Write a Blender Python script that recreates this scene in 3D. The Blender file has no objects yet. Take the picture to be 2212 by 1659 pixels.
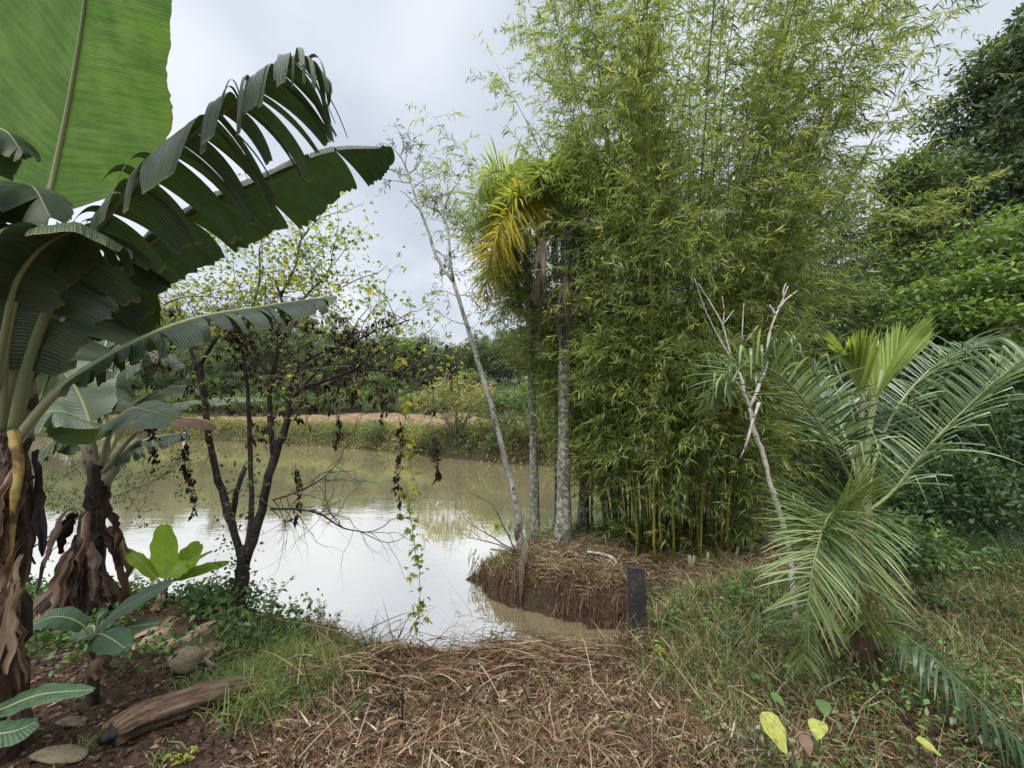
import bpy, math, random
import numpy as np
from mathutils import Vector, Matrix

SC = bpy.context.scene
COL = SC.collection
R = math.radians

# ------------------------------------------------------------------ camera
F = 928.0; CU, CV = 1106.0, 829.5; HOR = 870.0; EYE = 3.0
PITCH = math.atan((HOR - CV) / F)
cam_d = bpy.data.cameras.new("camera")
cam = bpy.data.objects.new("camera", cam_d); COL.objects.link(cam)
cam.location = (0, 0, EYE); cam.rotation_euler = (R(90) + PITCH, 0, 0)
cam_d.sensor_fit = 'HORIZONTAL'; cam_d.sensor_width = 36
cam_d.lens = 36 * F / 2212.0
cam_d.clip_start = 0.05; cam_d.clip_end = 2000
SC.camera = cam

# ------------------------------------------------------------------ sky, sun, exposure
SUN_EL, SUN_AZ = R(62), R(200)          # azimuth measured clockwise from +Y
w = bpy.data.worlds.new("World"); SC.world = w; w.use_nodes = True
nt = w.node_tree; nt.nodes.clear()
def N(t, **k):
    n = nt.nodes.new(t)
    for a, b in k.items(): setattr(n, a, b)
    return n
out = N('ShaderNodeOutputWorld'); bg = N('ShaderNodeBackground')
sky = N('ShaderNodeTexSky', sky_type='NISHITA', sun_disc=False)
sky.sun_elevation = SUN_EL; sky.sun_rotation = SUN_AZ; sky.dust_density = 4; sky.air_density = 1.5
sc_ = N('ShaderNodeVectorMath', operation='SCALE'); sc_.inputs['Scale'].default_value = 0.09
nt.links.new(sky.outputs[0], sc_.inputs[0])
tc = N('ShaderNodeTexCoord'); sep = N('ShaderNodeSeparateXYZ'); nt.links.new(tc.outputs['Generated'], sep.inputs[0])
ad = N('ShaderNodeMath', operation='ADD'); ad.inputs[1].default_value = 0.35; nt.links.new(sep.outputs['Z'], ad.inputs[0])
mx = N('ShaderNodeMath', operation='MAXIMUM'); mx.inputs[1].default_value = 0.12; nt.links.new(ad.outputs[0], mx.inputs[0])
dx = N('ShaderNodeMath', operation='DIVIDE'); dy = N('ShaderNodeMath', operation='DIVIDE')
nt.links.new(sep.outputs['X'], dx.inputs[0]); nt.links.new(mx.outputs[0], dx.inputs[1])
nt.links.new(sep.outputs['Y'], dy.inputs[0]); nt.links.new(mx.outputs[0], dy.inputs[1])
cb = N('ShaderNodeCombineXYZ'); nt.links.new(dx.outputs[0], cb.inputs[0]); nt.links.new(dy.outputs[0], cb.inputs[1])
n1 = N('ShaderNodeTexNoise'); n1.inputs['Scale'].default_value = 2.3; n1.inputs['Detail'].default_value = 6
n1.inputs['Roughness'].default_value = 0.45; n1.inputs['Distortion'].default_value = 0.3
mp = N('ShaderNodeMapping'); mp.inputs['Location'].default_value = (3.1, 1.7, 0); mp.inputs['Scale'].default_value = (1.0, 0.75, 1)
nt.links.new(cb.outputs[0], mp.inputs[0]); nt.links.new(mp.outputs[0], n1.inputs['Vector'])
cr = N('ShaderNodeValToRGB'); cr.color_ramp.interpolation = 'B_SPLINE'
cr.color_ramp.elements[0].position = 0.36; cr.color_ramp.elements[0].color = (0.33, 0.362, 0.42, 1)
cr.color_ramp.elements[1].position = 0.62; cr.color_ramp.elements[1].color = (0.535, 0.56, 0.60, 1)
nt.links.new(n1.outputs[0], cr.inputs[0])
# overcast skies grow brighter towards the zenith
zb = N('ShaderNodeMapRange'); zb.inputs['From Min'].default_value = 0.71; zb.inputs['From Max'].default_value = 1.0
zb.inputs['To Min'].default_value = 1.0; zb.inputs['To Max'].default_value = 4.2; nt.links.new(sep.outputs['Z'], zb.inputs[0])
vs = N('ShaderNodeVectorMath', operation='SCALE'); nt.links.new(cr.outputs[0], vs.inputs[0]); nt.links.new(zb.outputs[0], vs.inputs['Scale'])
mixc = N('ShaderNodeMix', data_type='RGBA'); mixc.inputs['Factor'].default_value = 0.9
nt.links.new(sc_.outputs[0], mixc.inputs['A']); nt.links.new(vs.outputs[0], mixc.inputs['B'])
nt.links.new(mixc.outputs['Result'], bg.inputs[0]); bg.inputs[1].default_value = 1.0
nt.links.new(bg.outputs[0], out.inputs[0])

sd_ = bpy.data.lights.new("sun", 'SUN'); sd_.energy = 1.5; sd_.angle = R(25); sd_.color = (1, 0.97, 0.92)
sun = bpy.data.objects.new("sun", sd_); COL.objects.link(sun)
sdir = Vector((math.sin(SUN_AZ) * math.cos(SUN_EL), math.cos(SUN_AZ) * math.cos(SUN_EL), math.sin(SUN_EL)))
sun.rotation_euler = (-sdir).to_track_quat('-Z', 'Y').to_euler()
SC.view_settings.view_transform = 'Standard'; SC.view_settings.look = 'None'
SC.view_settings.exposure = 0.88; SC.view_settings.gamma = 1
cy = SC.cycles
cy.max_bounces = 7; cy.diffuse_bounces = 4; cy.glossy_bounces = 3; cy.transmission_bounces = 4; cy.transparent_max_bounces = 8
cy.use_adaptive_sampling = True; cy.adaptive_threshold = 0.02; cy.use_denoising = True
try: cy.denoising_prefilter = 'NONE'
except Exception: pass
cy.caustics_reflective = False; cy.caustics_refractive = False

# ------------------------------------------------------------------ projection helpers
tp = math.tan(PITCH)
def ray(u, v):
    x = (u - CU) / F; z = (CV - v) / F
    c, s = math.cos(PITCH), math.sin(PITCH)
    y2 = c - s * z; z2 = s + c * z
    return np.array((x / y2, 1.0, z2 / y2))
def P(u, v, d):
    return np.array((0, 0, EYE)) + ray(u, v) * d
def PL(*a):
    return np.array([P(*q) for q in a])

# ------------------------------------------------------------------ noise
def _hash(ix, iy, seed):
    n = (ix.astype(np.int64) * 374761393 + iy.astype(np.int64) * 668265263 + seed * 974711) & 0x7fffffff
    n = ((n ^ (n >> 13)) * 1274126177) & 0x7fffffff
    return ((n ^ (n >> 16)) & 0xffff) / 65535.0
def vn(x, y, seed=0):
    x = np.asarray(x, float); y = np.asarray(y, float)
    ix = np.floor(x); iy = np.floor(y); fx = x - ix; fy = y - iy
    fx = fx * fx * (3 - 2 * fx); fy = fy * fy * (3 - 2 * fy)
    a = _hash(ix, iy, seed); b = _hash(ix + 1, iy, seed); c = _hash(ix, iy + 1, seed); d = _hash(ix + 1, iy + 1, seed)
    return (a * (1 - fx) + b * fx) * (1 - fy) + (c * (1 - fx) + d * fx) * fy
def fbm(x, y, seed=0, o=4):
    s = 0; a = .5
    for i in range(o):
        s = s + a * (vn(x, y, seed + i * 7) - .5) * 2; x = np.asarray(x) * 2.03 + 5.1; y = np.asarray(y) * 2.03 + 1.7; a *= .5
    return s
def ss(a, b, x):
    t = np.clip((x - a) / (b - a), 0, 1); return t * t * (3 - 2 * t)

# ------------------------------------------------------------------ terrain
POND = np.array([(-5.5, 5.35), (-3.84, 4.95), (-2.6, 4.6), (-2, 4.3), (-1.5, 4.0), (-1.1, 3.8), (-.4, 3.68), (.4, 3.72), (.9, 3.98),
    (1.35, 4.4), (1.95, 4.85), (1.9, 5.5), (1.5, 5.8), (1.16, 5.86), (.62, 6.12), (.1, 6.47), (-.30, 6.80), (-.72, 7.45), (-.45, 7.85), (.1, 8.15),
    (.7, 8.6), (1.7, 8.6), (2.6, 9.1), (3.4, 10.5), (4.6, 13), (5.6, 16), (5.6, 19), (3.8, 19.9), (2.1, 20.6), (-.5, 21.7), (-2.6, 23), (-6, 25.4),
    (-9.2, 28), (-15, 31), (-26.6, 35), (-42, 38), (-54, 30), (-48, 12), (-20, 6.5), (-9, 5.9)])
def sdist(x, y):
    x = np.asarray(x, float); y = np.asarray(y, float); d = np.full(x.shape, 1e9); ins = np.zeros(x.shape, bool)
    n = len(POND)
    for i in range(n):
        ax, ay = POND[i]; bx, by = POND[(i + 1) % n]
        ex, ey = bx - ax, by - ay; L = ex * ex + ey * ey
        t = np.clip(((x - ax) * ex + (y - ay) * ey) / L, 0, 1)
        d = np.minimum(d, (x - ax - t * ex) ** 2 + (y - ay - t * ey) ** 2)
        c = (ay > y) != (by > y)
        with np.errstate(divide='ignore', invalid='ignore'):
            xi = ax + (y - ay) / (by - ay if by != ay else 1e-9) * ex
        ins ^= c & (x < xi)
    d = np.sqrt(d)
    return np.where(ins, -d, d)
def H(x, y):
    x = np.asarray(x, float); y = np.asarray(y, float)
    s = sdist(x, y)
    near = 1 - ss(10, 14, y)
    s = s + near * 0.13 * fbm(x * 2.2, y * 2.2, 3, 4) + near * ss(5, 5.6, y) * .16 * fbm(x * 6, y * 6, 5, 4) + (1 - near) * 0.35 * fbm(x * .5, y * .5, 4, 3)
    T = 1.04 + 0.24 * ss(3.9, 1.4, y) + .14 * np.maximum(0, x - 3) * ss(7, 3, y)
    pen = 0.36 + .26 * ss(-.5, .9, x) + .24 * ss(2.2, 3.4, x) + 0.3 * np.maximum(0, x - 4.6) + .07 * fbm(x * 1.6, y * 1.6, 77, 3)
    a = ss(4.4, 5.6, y + .25 * np.minimum(0, 2.2 - x)); T = T * (1 - a) + pen * a
    far = 1.2 + .1 * fbm(x * .1, y * .1, 6, 3)
    far = far + 13 * np.exp(-((x + 68) ** 2 + (y - 112) ** 2) / (2 * 27 ** 2)) + 18 * np.exp(-((x - 45) ** 2 + (y - 98) ** 2) / (2 * 27 ** 2))
    far = far + 5 * ss(70, 160, y)
    b = ss(11, 20, y); T = T * (1 - b) + far * b
    T = T + 0.32 * np.maximum(0, x - 7) * ss(40, 30, y)
    wd = .34 + (1 - near) * .45 + .28 * ss(5, 5.6, y) * near * vn(x * 1.3, y * 1.3, 78)
    k = np.clip(s / wd, 0, 1)
    up = T * (1 - (1 - k) ** 2.2)
    bump = (.05 * fbm(x * 3, y * 3, 11, 3) + .022 * fbm(x * 14, y * 14, 12, 3) + ss(5, 5.6, y) * .06 * fbm(x * 5, y * 5, 14, 3)) * near + (1 - near) * .12 * fbm(x * .8, y * .8, 15, 3)
    return np.where(s > 0, up + bump * np.clip(s * 2, 0, 1), -0.9 * ss(0, .8, -s) + s * .1)
def G(u, v):
    r = ray(u, v); o = np.array((0, 0, EYE)); t = .8
    ts = np.concatenate([np.arange(.8, 12, .02), np.arange(12, 160, .2)])
    p = o[None] + ts[:, None] * r[None]
    h = H(p[:, 0], p[:, 1]); i = np.argmax(p[:, 2] < np.maximum(h, 0))
    q = p[i]; return np.array((q[0], q[1], max(float(h[i]), 0)))
def on(x, y, dz=0.): return np.array((x, y, float(H(np.array([x]), np.array([y]))[0]) + dz))

# ------------------------------------------------------------------ mesh builder
class MB:
    def __init__(s): s.V = []; s.T = []; s.A = []; s.C = []; s.F = []; s.n = 0
    def add(s, V, Fs, tint=.5, along=0., across=0.):
        V = np.asarray(V, np.float32).reshape(-1, 3); m = len(V)
        s.V.append(V)
        for L, q in ((s.T, tint), (s.A, along), (s.C, across)):
            L.append(np.broadcast_to(np.asarray(q, np.float32), (m,)).copy())
        for f in (Fs if isinstance(Fs, list) else [Fs]):
            f = np.asarray(f, np.int64)
            if len(f): s.F.append(f + s.n)
        s.n += m
    def mesh(s, name):
        me = bpy.data.meshes.new(name)
        V = np.concatenate(s.V)
        tot = np.concatenate([np.full(len(f), f.shape[1], np.int32) for f in s.F])
        idx = np.concatenate([f.ravel() for f in s.F]).astype(np.int32)
        st = np.concatenate([[0], np.cumsum(tot)[:-1]]).astype(np.int32)
        me.vertices.add(len(V)); me.vertices.foreach_set('co', V.ravel())
        me.loops.add(len(idx)); me.loops.foreach_set('vertex_index', idx)
        me.polygons.add(len(tot)); me.polygons.foreach_set('loop_start', st); me.polygons.foreach_set('loop_total', tot)
        me.polygons.foreach_set('use_smooth', np.ones(len(tot), bool))
        for nm, L in (('tint', s.T), ('along', s.A), ('across', s.C)):
            at = me.attributes.new(nm, 'FLOAT', 'POINT'); at.data.foreach_set('value', np.concatenate(L))
        me.update(calc_edges=True)
        return me
    # ---- shapes
    def tube(s, pts, rad, sides=7, tint=.5, cap=True, tl=None):
        pts = np.asarray(pts, float); n = len(pts); rad = np.broadcast_to(np.asarray(rad, float), (n,))
        tg = np.gradient(pts, axis=0); tg /= np.linalg.norm(tg, axis=1)[:, None] + 1e-12
        ref = np.array((0, 0, 1.)) if abs(tg[:, 2]).mean() < .8 else np.array((1., 0, 0))
        a = np.cross(tg, ref); a /= np.linalg.norm(a, axis=1)[:, None] + 1e-12; b = np.cross(tg, a)
        th = np.linspace(0, 2 * np.pi, sides, endpoint=False)
        ring = a[:, None] * np.cos(th)[None, :, None] + b[:, None] * np.sin(th)[None, :, None]
        V = pts[:, None] + ring * rad[:, None, None]
        i = np.arange(n - 1)[:, None] * sides; j = np.arange(sides)[None]; k = (j + 1) % sides
        Fq = np.stack([i + j, i + k, i + sides + k, i + sides + j], -1).reshape(-1, 4)
        ln = np.concatenate([[0], np.cumsum(np.linalg.norm(np.diff(pts, axis=0), axis=1))])
        V = V.reshape(-1, 3); al = np.repeat(ln, sides); ac = np.tile(th / 6.2832, n)
        tt = np.repeat(tint, sides) if np.ndim(tint) else tint
        fs = [Fq]
        if cap:
            V = np.concatenate([V, pts[:1], pts[-1:]]); al = np.append(al, [0, ln[-1]]); ac = np.append(ac, [0, 0])
            if np.ndim(tint): tt = np.append(tt, [tint[0], tint[-1]])
            c0, c1 = n * sides, n * sides + 1; jj = np.arange(sides); kk = (jj + 1) % sides
            fs.append(np.concatenate([np.stack([np.full(sides, c0), kk, jj], -1), np.stack([np.full(sides, c1), (n - 1) * sides + jj, (n - 1) * sides + kk], -1)]))
        s.add(V, fs, tt, al, ac)
    def leaves(s, p, d, nr, L, W, tint=.5, fold=.25, wide=.42, droop=0.):
        """rhomb leaves folded on the midrib"""
        p = np.asarray(p, float); n = len(p)
        if n == 0: return
        d = nz(d); L = np.broadcast_to(L, (n,))[:, None]; W = np.broadcast_to(W, (n,))[:, None]
        sd = nz(np.cross(d, nr)); up = np.cross(sd, d)
        m = p + d * L * wide
        a = m + sd * W * .5 + up * W * fold * .5; b = m - sd * W * .5 + up * W * fold * .5
        t = p + d * L - np.array((0, 0, 1.)) * L * droop
        V = np.stack([p, a, t, b], 1).reshape(-1, 3)
        i = np.arange(n)[:, None] * 4
        Fq = np.concatenate([i + np.array([[0, 1, 2]]), i + np.array([[0, 2, 3]])])
        s.add(V, Fq, np.repeat(np.broadcast_to(tint, (n,)), 4), np.tile([0, .4, 1, .4], n), np.tile([0, 1, 0, 1], n))
    def blades(s, p, d, L, W, bend, tint=.5, seg=3):
        """curved grass blades: start direction d, bending towards the ground"""
        p = np.asarray(p, float); n = len(p); d = nz(d)
        L = np.broadcast_to(L, (n,)); W = np.broadcast_to(W, (n,)); bend = np.broadcast_to(bend, (n,))
        rnd = RNG.normal(size=(n, 3)); side = nz(np.cross(d, rnd))
        cur = p.copy(); rows = []
        for k in range(seg + 1):
            f = k / seg; wv = W * (1 - f ** 1.8) * .5 if k < seg else W * 0
            rows.append((cur - side * wv[:, None], cur + side * wv[:, None]) if k < seg else (cur, cur))
            dd = nz(d + np.array((0, 0, -1.)) * (bend * f)[:, None]); cur = cur + dd * (L / seg)[:, None]
        V = np.stack([q for r_ in rows[:-1] for q in r_] + [rows[-1][0]], 1)
        m = V.shape[1]; i = np.arange(n)[:, None] * m; fs = []
        for k in range(seg - 1): fs.append(i + np.array([[2 * k, 2 * k + 1, 2 * k + 3, 2 * k + 2]]))
        k = seg - 1; tri = i + np.array([[2 * k, 2 * k + 1, 2 * k + 2]])
        s.add(V.reshape(-1, 3), [np.concatenate(fs), tri] if fs else [tri], np.repeat(np.broadcast_to(tint, (n,)), m), np.tile(np.repeat(np.arange(seg + 1), 2)[:m] / seg, n))
def nz(v):
    v = np.asarray(v, float); return v / (np.linalg.norm(v, axis=-1, keepdims=True) + 1e-12)
RNG = np.random.default_rng(7); rnd = random.Random(5)

def obj(name, data, mat, parent=None):
    if isinstance(data, MB):
        if data.n == 0: return None
        data = data.mesh(name)
    if mat and not data.materials: data.materials.append(mat)
    o = bpy.data.objects.new(name, data); COL.objects.link(o)
    if parent: o.parent = parent
    return o
def tag(o, label, cat=None, group=None, kind=None):
    if label: o['label'] = label
    if cat: o['category'] = cat
    if group: o['group'] = group
    if kind: o['kind'] = kind
    return o
def thing(name, label, cat, loc, group=None):
    o = bpy.data.objects.new(name, None); COL.objects.link(o); o.location = [float(q) for q in loc]
    o.empty_display_size = .1
    return tag(o, label, cat, group)
def part(name, mb, mat, root, parent=None, base=None):
    """mb built in world coordinates; shifted to the root's frame"""
    if mb.n == 0: return None
    off = np.array(root.location, np.float32)
    mb.V = [v - off for v in mb.V]
    return obj(name, mb, mat, parent or root)
def copy_tree(o, parent=None):
    c = o.copy(); COL.objects.link(c); c.parent = parent
    for ch in o.children: copy_tree(ch, c)
    return c
def smooth(pts, n=12):
    pts = np.asarray(pts, float); q = np.concatenate([[2 * pts[0] - pts[1]], pts, [2 * pts[-1] - pts[-2]]])
    m = len(pts) - 1; t = np.linspace(0, m - 1e-6, n); i = np.floor(t).astype(int); f = (t - i)[:, None]
    a, b, c, d = q[i], q[i + 1], q[i + 2], q[i + 3]
    return .5 * (2 * b + (c - a) * f + (2 * a - 5 * b + 4 * c - d) * f ** 2 + (3 * b - a - 3 * c + d) * f ** 3)

# ------------------------------------------------------------------ materials
def mat_base(name):
    m = bpy.data.materials.new(name); m.use_nodes = True; t = m.node_tree; t.nodes.clear()
    return m, t
def nd(t, ty, **k):
    n = t.nodes.new(ty)
    for a, b in k.items(): setattr(n, a, b)
    return n
def ramp(t, stops, inp, interp='LINEAR'):
    r = nd(t, 'ShaderNodeValToRGB'); e = r.color_ramp.elements; r.color_ramp.interpolation = interp
    while len(e) < len(stops): e.new(0.5)
    for q, (p, c) in zip(e, stops): q.position = p; q.color = (*c, 1)
    t.links.new(inp, r.inputs[0]); return r.outputs[0]
def noise(t, scale, detail=4, rough=.55, vec=None, dist=0.):
    n = nd(t, 'ShaderNodeTexNoise'); n.inputs['Scale'].default_value = scale; n.inputs['Detail'].default_value = detail
    n.inputs['Roughness'].default_value = rough; n.inputs['Distortion'].default_value = dist
    if vec is None:
        tcn = nd(t, 'ShaderNodeTexCoord'); vec = tcn.outputs['Object']
    t.links.new(vec, n.inputs['Vector']); return n.outputs[0]
def attr(t, a):
    n = nd(t, 'ShaderNodeAttribute'); n.attribute_name = a; return n.outputs['Fac']
def mth(t, op, a, b=None):
    n = nd(t, 'ShaderNodeMath', operation=op)
    for i, q in enumerate((a, b)):
        if q is None: continue
        if isinstance(q, (int, float)): n.inputs[i].default_value = q
        else: t.links.new(q, n.inputs[i])
    return n.outputs[0]
def mixrgb(t, f, a, b, mode='MIX'):
    n = nd(t, 'ShaderNodeMix', data_type='RGBA', blend_type=mode)
    for k, q in (('Factor', f), ('A', a), ('B', b)):
        if isinstance(q, (int, float)): n.inputs[k].default_value = q
        elif isinstance(q, tuple): n.inputs[k].default_value = (*q, 1)
        else: t.links.new(q, n.inputs[k])
    return n.outputs['Result']
def finish(t, col, rough=.6, spec=.3, trans=0., tcol=None, bump=None, bstr=.3, bdist=.01):
    o = nd(t, 'ShaderNodeOutputMaterial'); p = nd(t, 'ShaderNodeBsdfPrincipled')
    if isinstance(col, tuple): p.inputs['Base Color'].default_value = (*col, 1)
    else: t.links.new(col, p.inputs['Base Color'])
    if isinstance(rough, (int, float)): p.inputs['Roughness'].default_value = rough
    else: t.links.new(rough, p.inputs['Roughness'])
    p.inputs['Specular IOR Level'].default_value = spec
    if bump is not None:
        b = nd(t, 'ShaderNodeBump'); b.inputs['Strength'].default_value = bstr; b.inputs['Distance'].default_value = bdist
        t.links.new(bump, b.inputs['Height']); t.links.new(b.outputs[0], p.inputs['Normal'])
    if trans:
        tr = nd(t, 'ShaderNodeBsdfTranslucent'); c2 = tcol if tcol is not None else col
        t.links.new(c2, tr.inputs[0]) if not isinstance(c2, tuple) else setattr(tr.inputs[0], 'default_value', (*c2, 1))
        m = nd(t, 'ShaderNodeMixShader'); m.inputs[0].default_value = trans
        t.links.new(p.outputs[0], m.inputs[1]); t.links.new(tr.outputs[0], m.inputs[2]); t.links.new(m.outputs[0], o.inputs[0])
    else: t.links.new(p.outputs[0], o.inputs[0])
def leafmat(name, stops, trans=.35, rough=.45, spec=.35, nscale=0., namt=.35, tboost=(1.5, 1.45, .8)):
    def soft(c):
        if c[1] <= c[0]: return c
        l = .3 * c[0] + .6 * c[1] + .1 * c[2]; g_ = (1.08 * l, 1.0 * l, .72 * l); return tuple(1.10 * (.84 * a_ + .16 * b_) for a_, b_ in zip(c, g_))
    stops = [soft(c) for c in stops]
    m, t = mat_base(name); a = attr(t, 'tint')
    if nscale:
        nn = noise(t, nscale, 3); a = mth(t, 'ADD', a, mth(t, 'MULTIPLY', mth(t, 'SUBTRACT', nn, .5), namt * 2))
    k = len(stops); c = ramp(t, [(i / (k - 1), q) for i, q in enumerate(stops)], a)
    tc_ = mixrgb(t, 1.0, c, tboost, 'MULTIPLY')
    finish(t, c, rough, spec, trans, tc_); return m
def barkmat(name, stops, scale=8, stretch=(1, 1, .3), lichen=None, bstr=.6, rough=.85, lsc=9., lth=.56, bdist=.02):
    m, t = mat_base(name); tcn = nd(t, 'ShaderNodeTexCoord'); mpn = nd(t, 'ShaderNodeMapping'); mpn.inputs['Scale'].default_value = stretch
    t.links.new(tcn.outputs['Object'], mpn.inputs[0]); v = mpn.outputs[0]
    n_ = noise(t, scale, 6, .65, v, .5)
    k = len(stops); c = ramp(t, [(.3 + .4 * i / (k - 1), q) for i, q in enumerate(stops)], n_)
    h = n_
    if lichen:
        l = noise(t, lsc, 5, .6, tcn.outputs['Object'], .8)
        f = ramp(t, [(lth, (0, 0, 0)), (lth + .05, (1, 1, 1))], l)
        l2 = noise(t, lsc * 3, 3, .5, tcn.outputs['Object'])
        lc = ramp(t, [(.35, lichen[0]), (.65, lichen[1])], l2)
        c = mixrgb(t, f, c, lc)
    finish(t, c, rough, .2, bump=h, bstr=bstr, bdist=bdist); return m

M = {}
M['bamboo_leaf'] = leafmat('bamboo_leaf', [(.06, .108, .03), (.175, .255, .07), (.34, .41, .13), (.54, .52, .18)], .5, .4, .4)
M['bamboo_culm'], _t = mat_base('bamboo_culm')
_c = ramp(_t, [(0, (.035, .06, .018)), (.45, (.10, .15, .03)), (.75, (.28, .27, .05)), (1, (.50, .30, .05))], attr(_t, 'tint'))
_f = mth(_t, 'FRACT', mth(_t, 'MULTIPLY', attr(_t, 'along'), 3.6))
_r = ramp(_t, [(0, (.35, .33, .22)), (.045, (.35, .33, .22)), (.06, (.03, .03, .015)), (.09, (1, 1, 1))], _f)
_c = mixrgb(_t, mth(_t, 'LESS_THAN', _f, .06), _c, _r); finish(_t, _c, .4, .4)
M['palm_leaf'] = leafmat('palm_leaf', [(.02, .055, .015), (.055, .12, .03), (.11, .19, .055), (.20, .28, .10)], .28, .35, .5)
M['palm_light'] = leafmat('palm_light', [(.06, .12, .03), (.13, .21, .06), (.24, .32, .11), (.38, .42, .17)], .3, .4, .45)
M['palm_bright'] = leafmat('palm_bright', [(.10, .17, .03), (.20, .30, .055), (.34, .44, .10), (.50, .56, .16)], .45, .45, .35)
M['palm_mid'] = leafmat('palm_mid', [(.025, .06, .02), (.07, .135, .045), (.16, .25, .10), (.32, .41, .20)], .28, .35, .55)
M['palm_yellow'] = leafmat('palm_yellow', [(.16, .20, .03), (.44, .44, .06), (.66, .56, .07), (.62, .38, .04)], .45, .5, .3, tboost=(1.2, 1.1, .6))
M['dead_frond'] = leafmat('dead_frond', [(.055, .04, .03), (.13, .10, .075), (.23, .185, .14), (.34, .28, .22)], .15, .8, .1, tboost=(1, 1, 1))
M['stalk'] = leafmat('stalk', [(.10, .13, .05), (.20, .23, .09), (.34, .34, .19)], 0, .45, .3)
M['banana_dead'] = leafmat('banana_dead', [(.035, .02, .014), (.11, .065, .045), (.22, .145, .10), (.38, .28, .19)], .15, .8, .15, 9, .35, (1.1, 1, .9))
M['banana_dead_dark'] = leafmat('banana_dead_dark', [(.014, .010, .009), (.04, .026, .02), (.085, .055, .042), (.16, .11, .085)], .1, .75, .2, 9, .35, (1.1, 1, .9))
M['straw'] = leafmat('straw', [(.045, .027, .018), (.16, .086, .048), (.34, .235, .135), (.58, .50, .33)], .12, .7, .2, tboost=(1, 1, 1))
M['grass'] = leafmat('grass', [(.05, .09, .025), (.12, .19, .045), (.21, .29, .08), (.40, .41, .15)], .35, .5, .35)
M['grass_far'] = leafmat('grass_far', [(.10, .13, .05), (.20, .23, .08), (.34, .33, .12), (.42, .33, .18)], .35, .6, .2)
M['weed'] = leafmat('weed', [(.03, .075, .025), (.07, .15, .04), (.14, .25, .06), (.24, .34, .08)], .35, .5, .35)
M['vine_leaf'] = leafmat('vine_leaf', [(.07, .15, .02), (.20, .30, .045), (.42, .48, .07), (.68, .52, .05)], .45, .5, .3)
M['dark_dead'] = leafmat('dark_dead', [(.010, .007, .006), (.028, .016, .012), (.06, .032, .022), (.13, .08, .05)], .12, .7, .2, tboost=(1, 1, 1))
M['far_dark'] = leafmat('far_dark', [(.024, .046, .022), (.050, .088, .036), (.10, .15, .06), (.16, .21, .085)], .25, .6, .25)
M['far_green'] = leafmat('far_green', [(.035, .068, .024), (.075, .13, .042), (.14, .21, .068), (.21, .29, .10)], .3, .6, .25)
M['far_grey'] = leafmat('far_grey', [(.035, .052, .034), (.062, .088, .05), (.105, .14, .078), (.16, .195, .11)], .25, .6, .25)
M['tree_dark'] = leafmat('tree_dark', [(.02, .045, .02), (.045, .085, .035), (.085, .135, .055), (.15, .21, .08)], .25, .4, .5)
M['tree_bright'] = leafmat('tree_bright', [(.04, .09, .02), (.09, .17, .03), (.19, .29, .05), (.32, .42, .07)], .4, .45, .4)
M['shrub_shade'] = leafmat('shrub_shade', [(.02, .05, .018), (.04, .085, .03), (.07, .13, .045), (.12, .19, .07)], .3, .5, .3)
M['bark_dark'] = barkmat('bark_dark', [(.018, .013, .011), (.05, .038, .032), (.11, .09, .078)], 14, lichen=((.16, .17, .13), (.30, .31, .27)), lsc=16, lth=.62)
M['bark_pale'] = barkmat('bark_pale', [(.16, .15, .13), (.36, .35, .31), (.58, .57, .53)], 10, lichen=((.05, .05, .045), (.12, .12, .10)), lsc=14, lth=.56)
M['bark_palm'] = barkmat('bark_palm', [(.09, .085, .07), (.17, .16, .135), (.25, .24, .2)], 12, (1, 1, 1.2), lichen=((.30, .31, .25), (.50, .51, .42)), lsc=13, lth=.50)
M['bark_palm_dark'] = barkmat('bark_palm_dark', [(.035, .035, .028), (.09, .085, .07), (.15, .145, .12)], 12, (1, 1, 1.2), lichen=((.20, .22, .17), (.33, .35, .28)), lsc=12, lth=.54)
M['bark_white'] = barkmat('bark_white', [(.30, .26, .21), (.52, .48, .42), (.66, .63, .57)], 14, lichen=((.13, .09, .06), (.22, .15, .10)), lsc=20, lth=.57)
M['bark_far'] = barkmat('bark_far', [(.10, .09, .075), (.20, .18, .155), (.32, .30, .26)], 2)
M['twig'] = barkmat('twig', [(.055, .05, .04), (.14, .13, .105), (.25, .25, .20)], 12)
M['banana_stem'] = barkmat('banana_stem', [(.10, .075, .055), (.27, .27, .19), (.46, .45, .35)], 4, (1, 1, .25), lichen=((.04, .022, .015), (.10, .06, .04)), lsc=7, lth=.55, rough=.5, bstr=.3)
M['banana_stem_dark'] = barkmat('banana_stem_dark', [(.010, .008, .007), (.04, .027, .021), (.10, .068, .05), (.20, .15, .11)], 15, (1, 1, .14), lichen=((.014, .01, .009), (.05, .034, .026)), lsc=5, lth=.52, rough=.8, bstr=1.0, bdist=.03)
M['wood_log'] = barkmat('wood_log', [(.045, .028, .02), (.17, .11, .075), (.33, .235, .165)], 5, (1, 1, 1), bstr=.9)
M['stem_green'] = leafmat('stem_green', [(.05, .06, .025), (.10, .13, .045), (.18, .2, .07)], 0, .5, .3)

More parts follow.
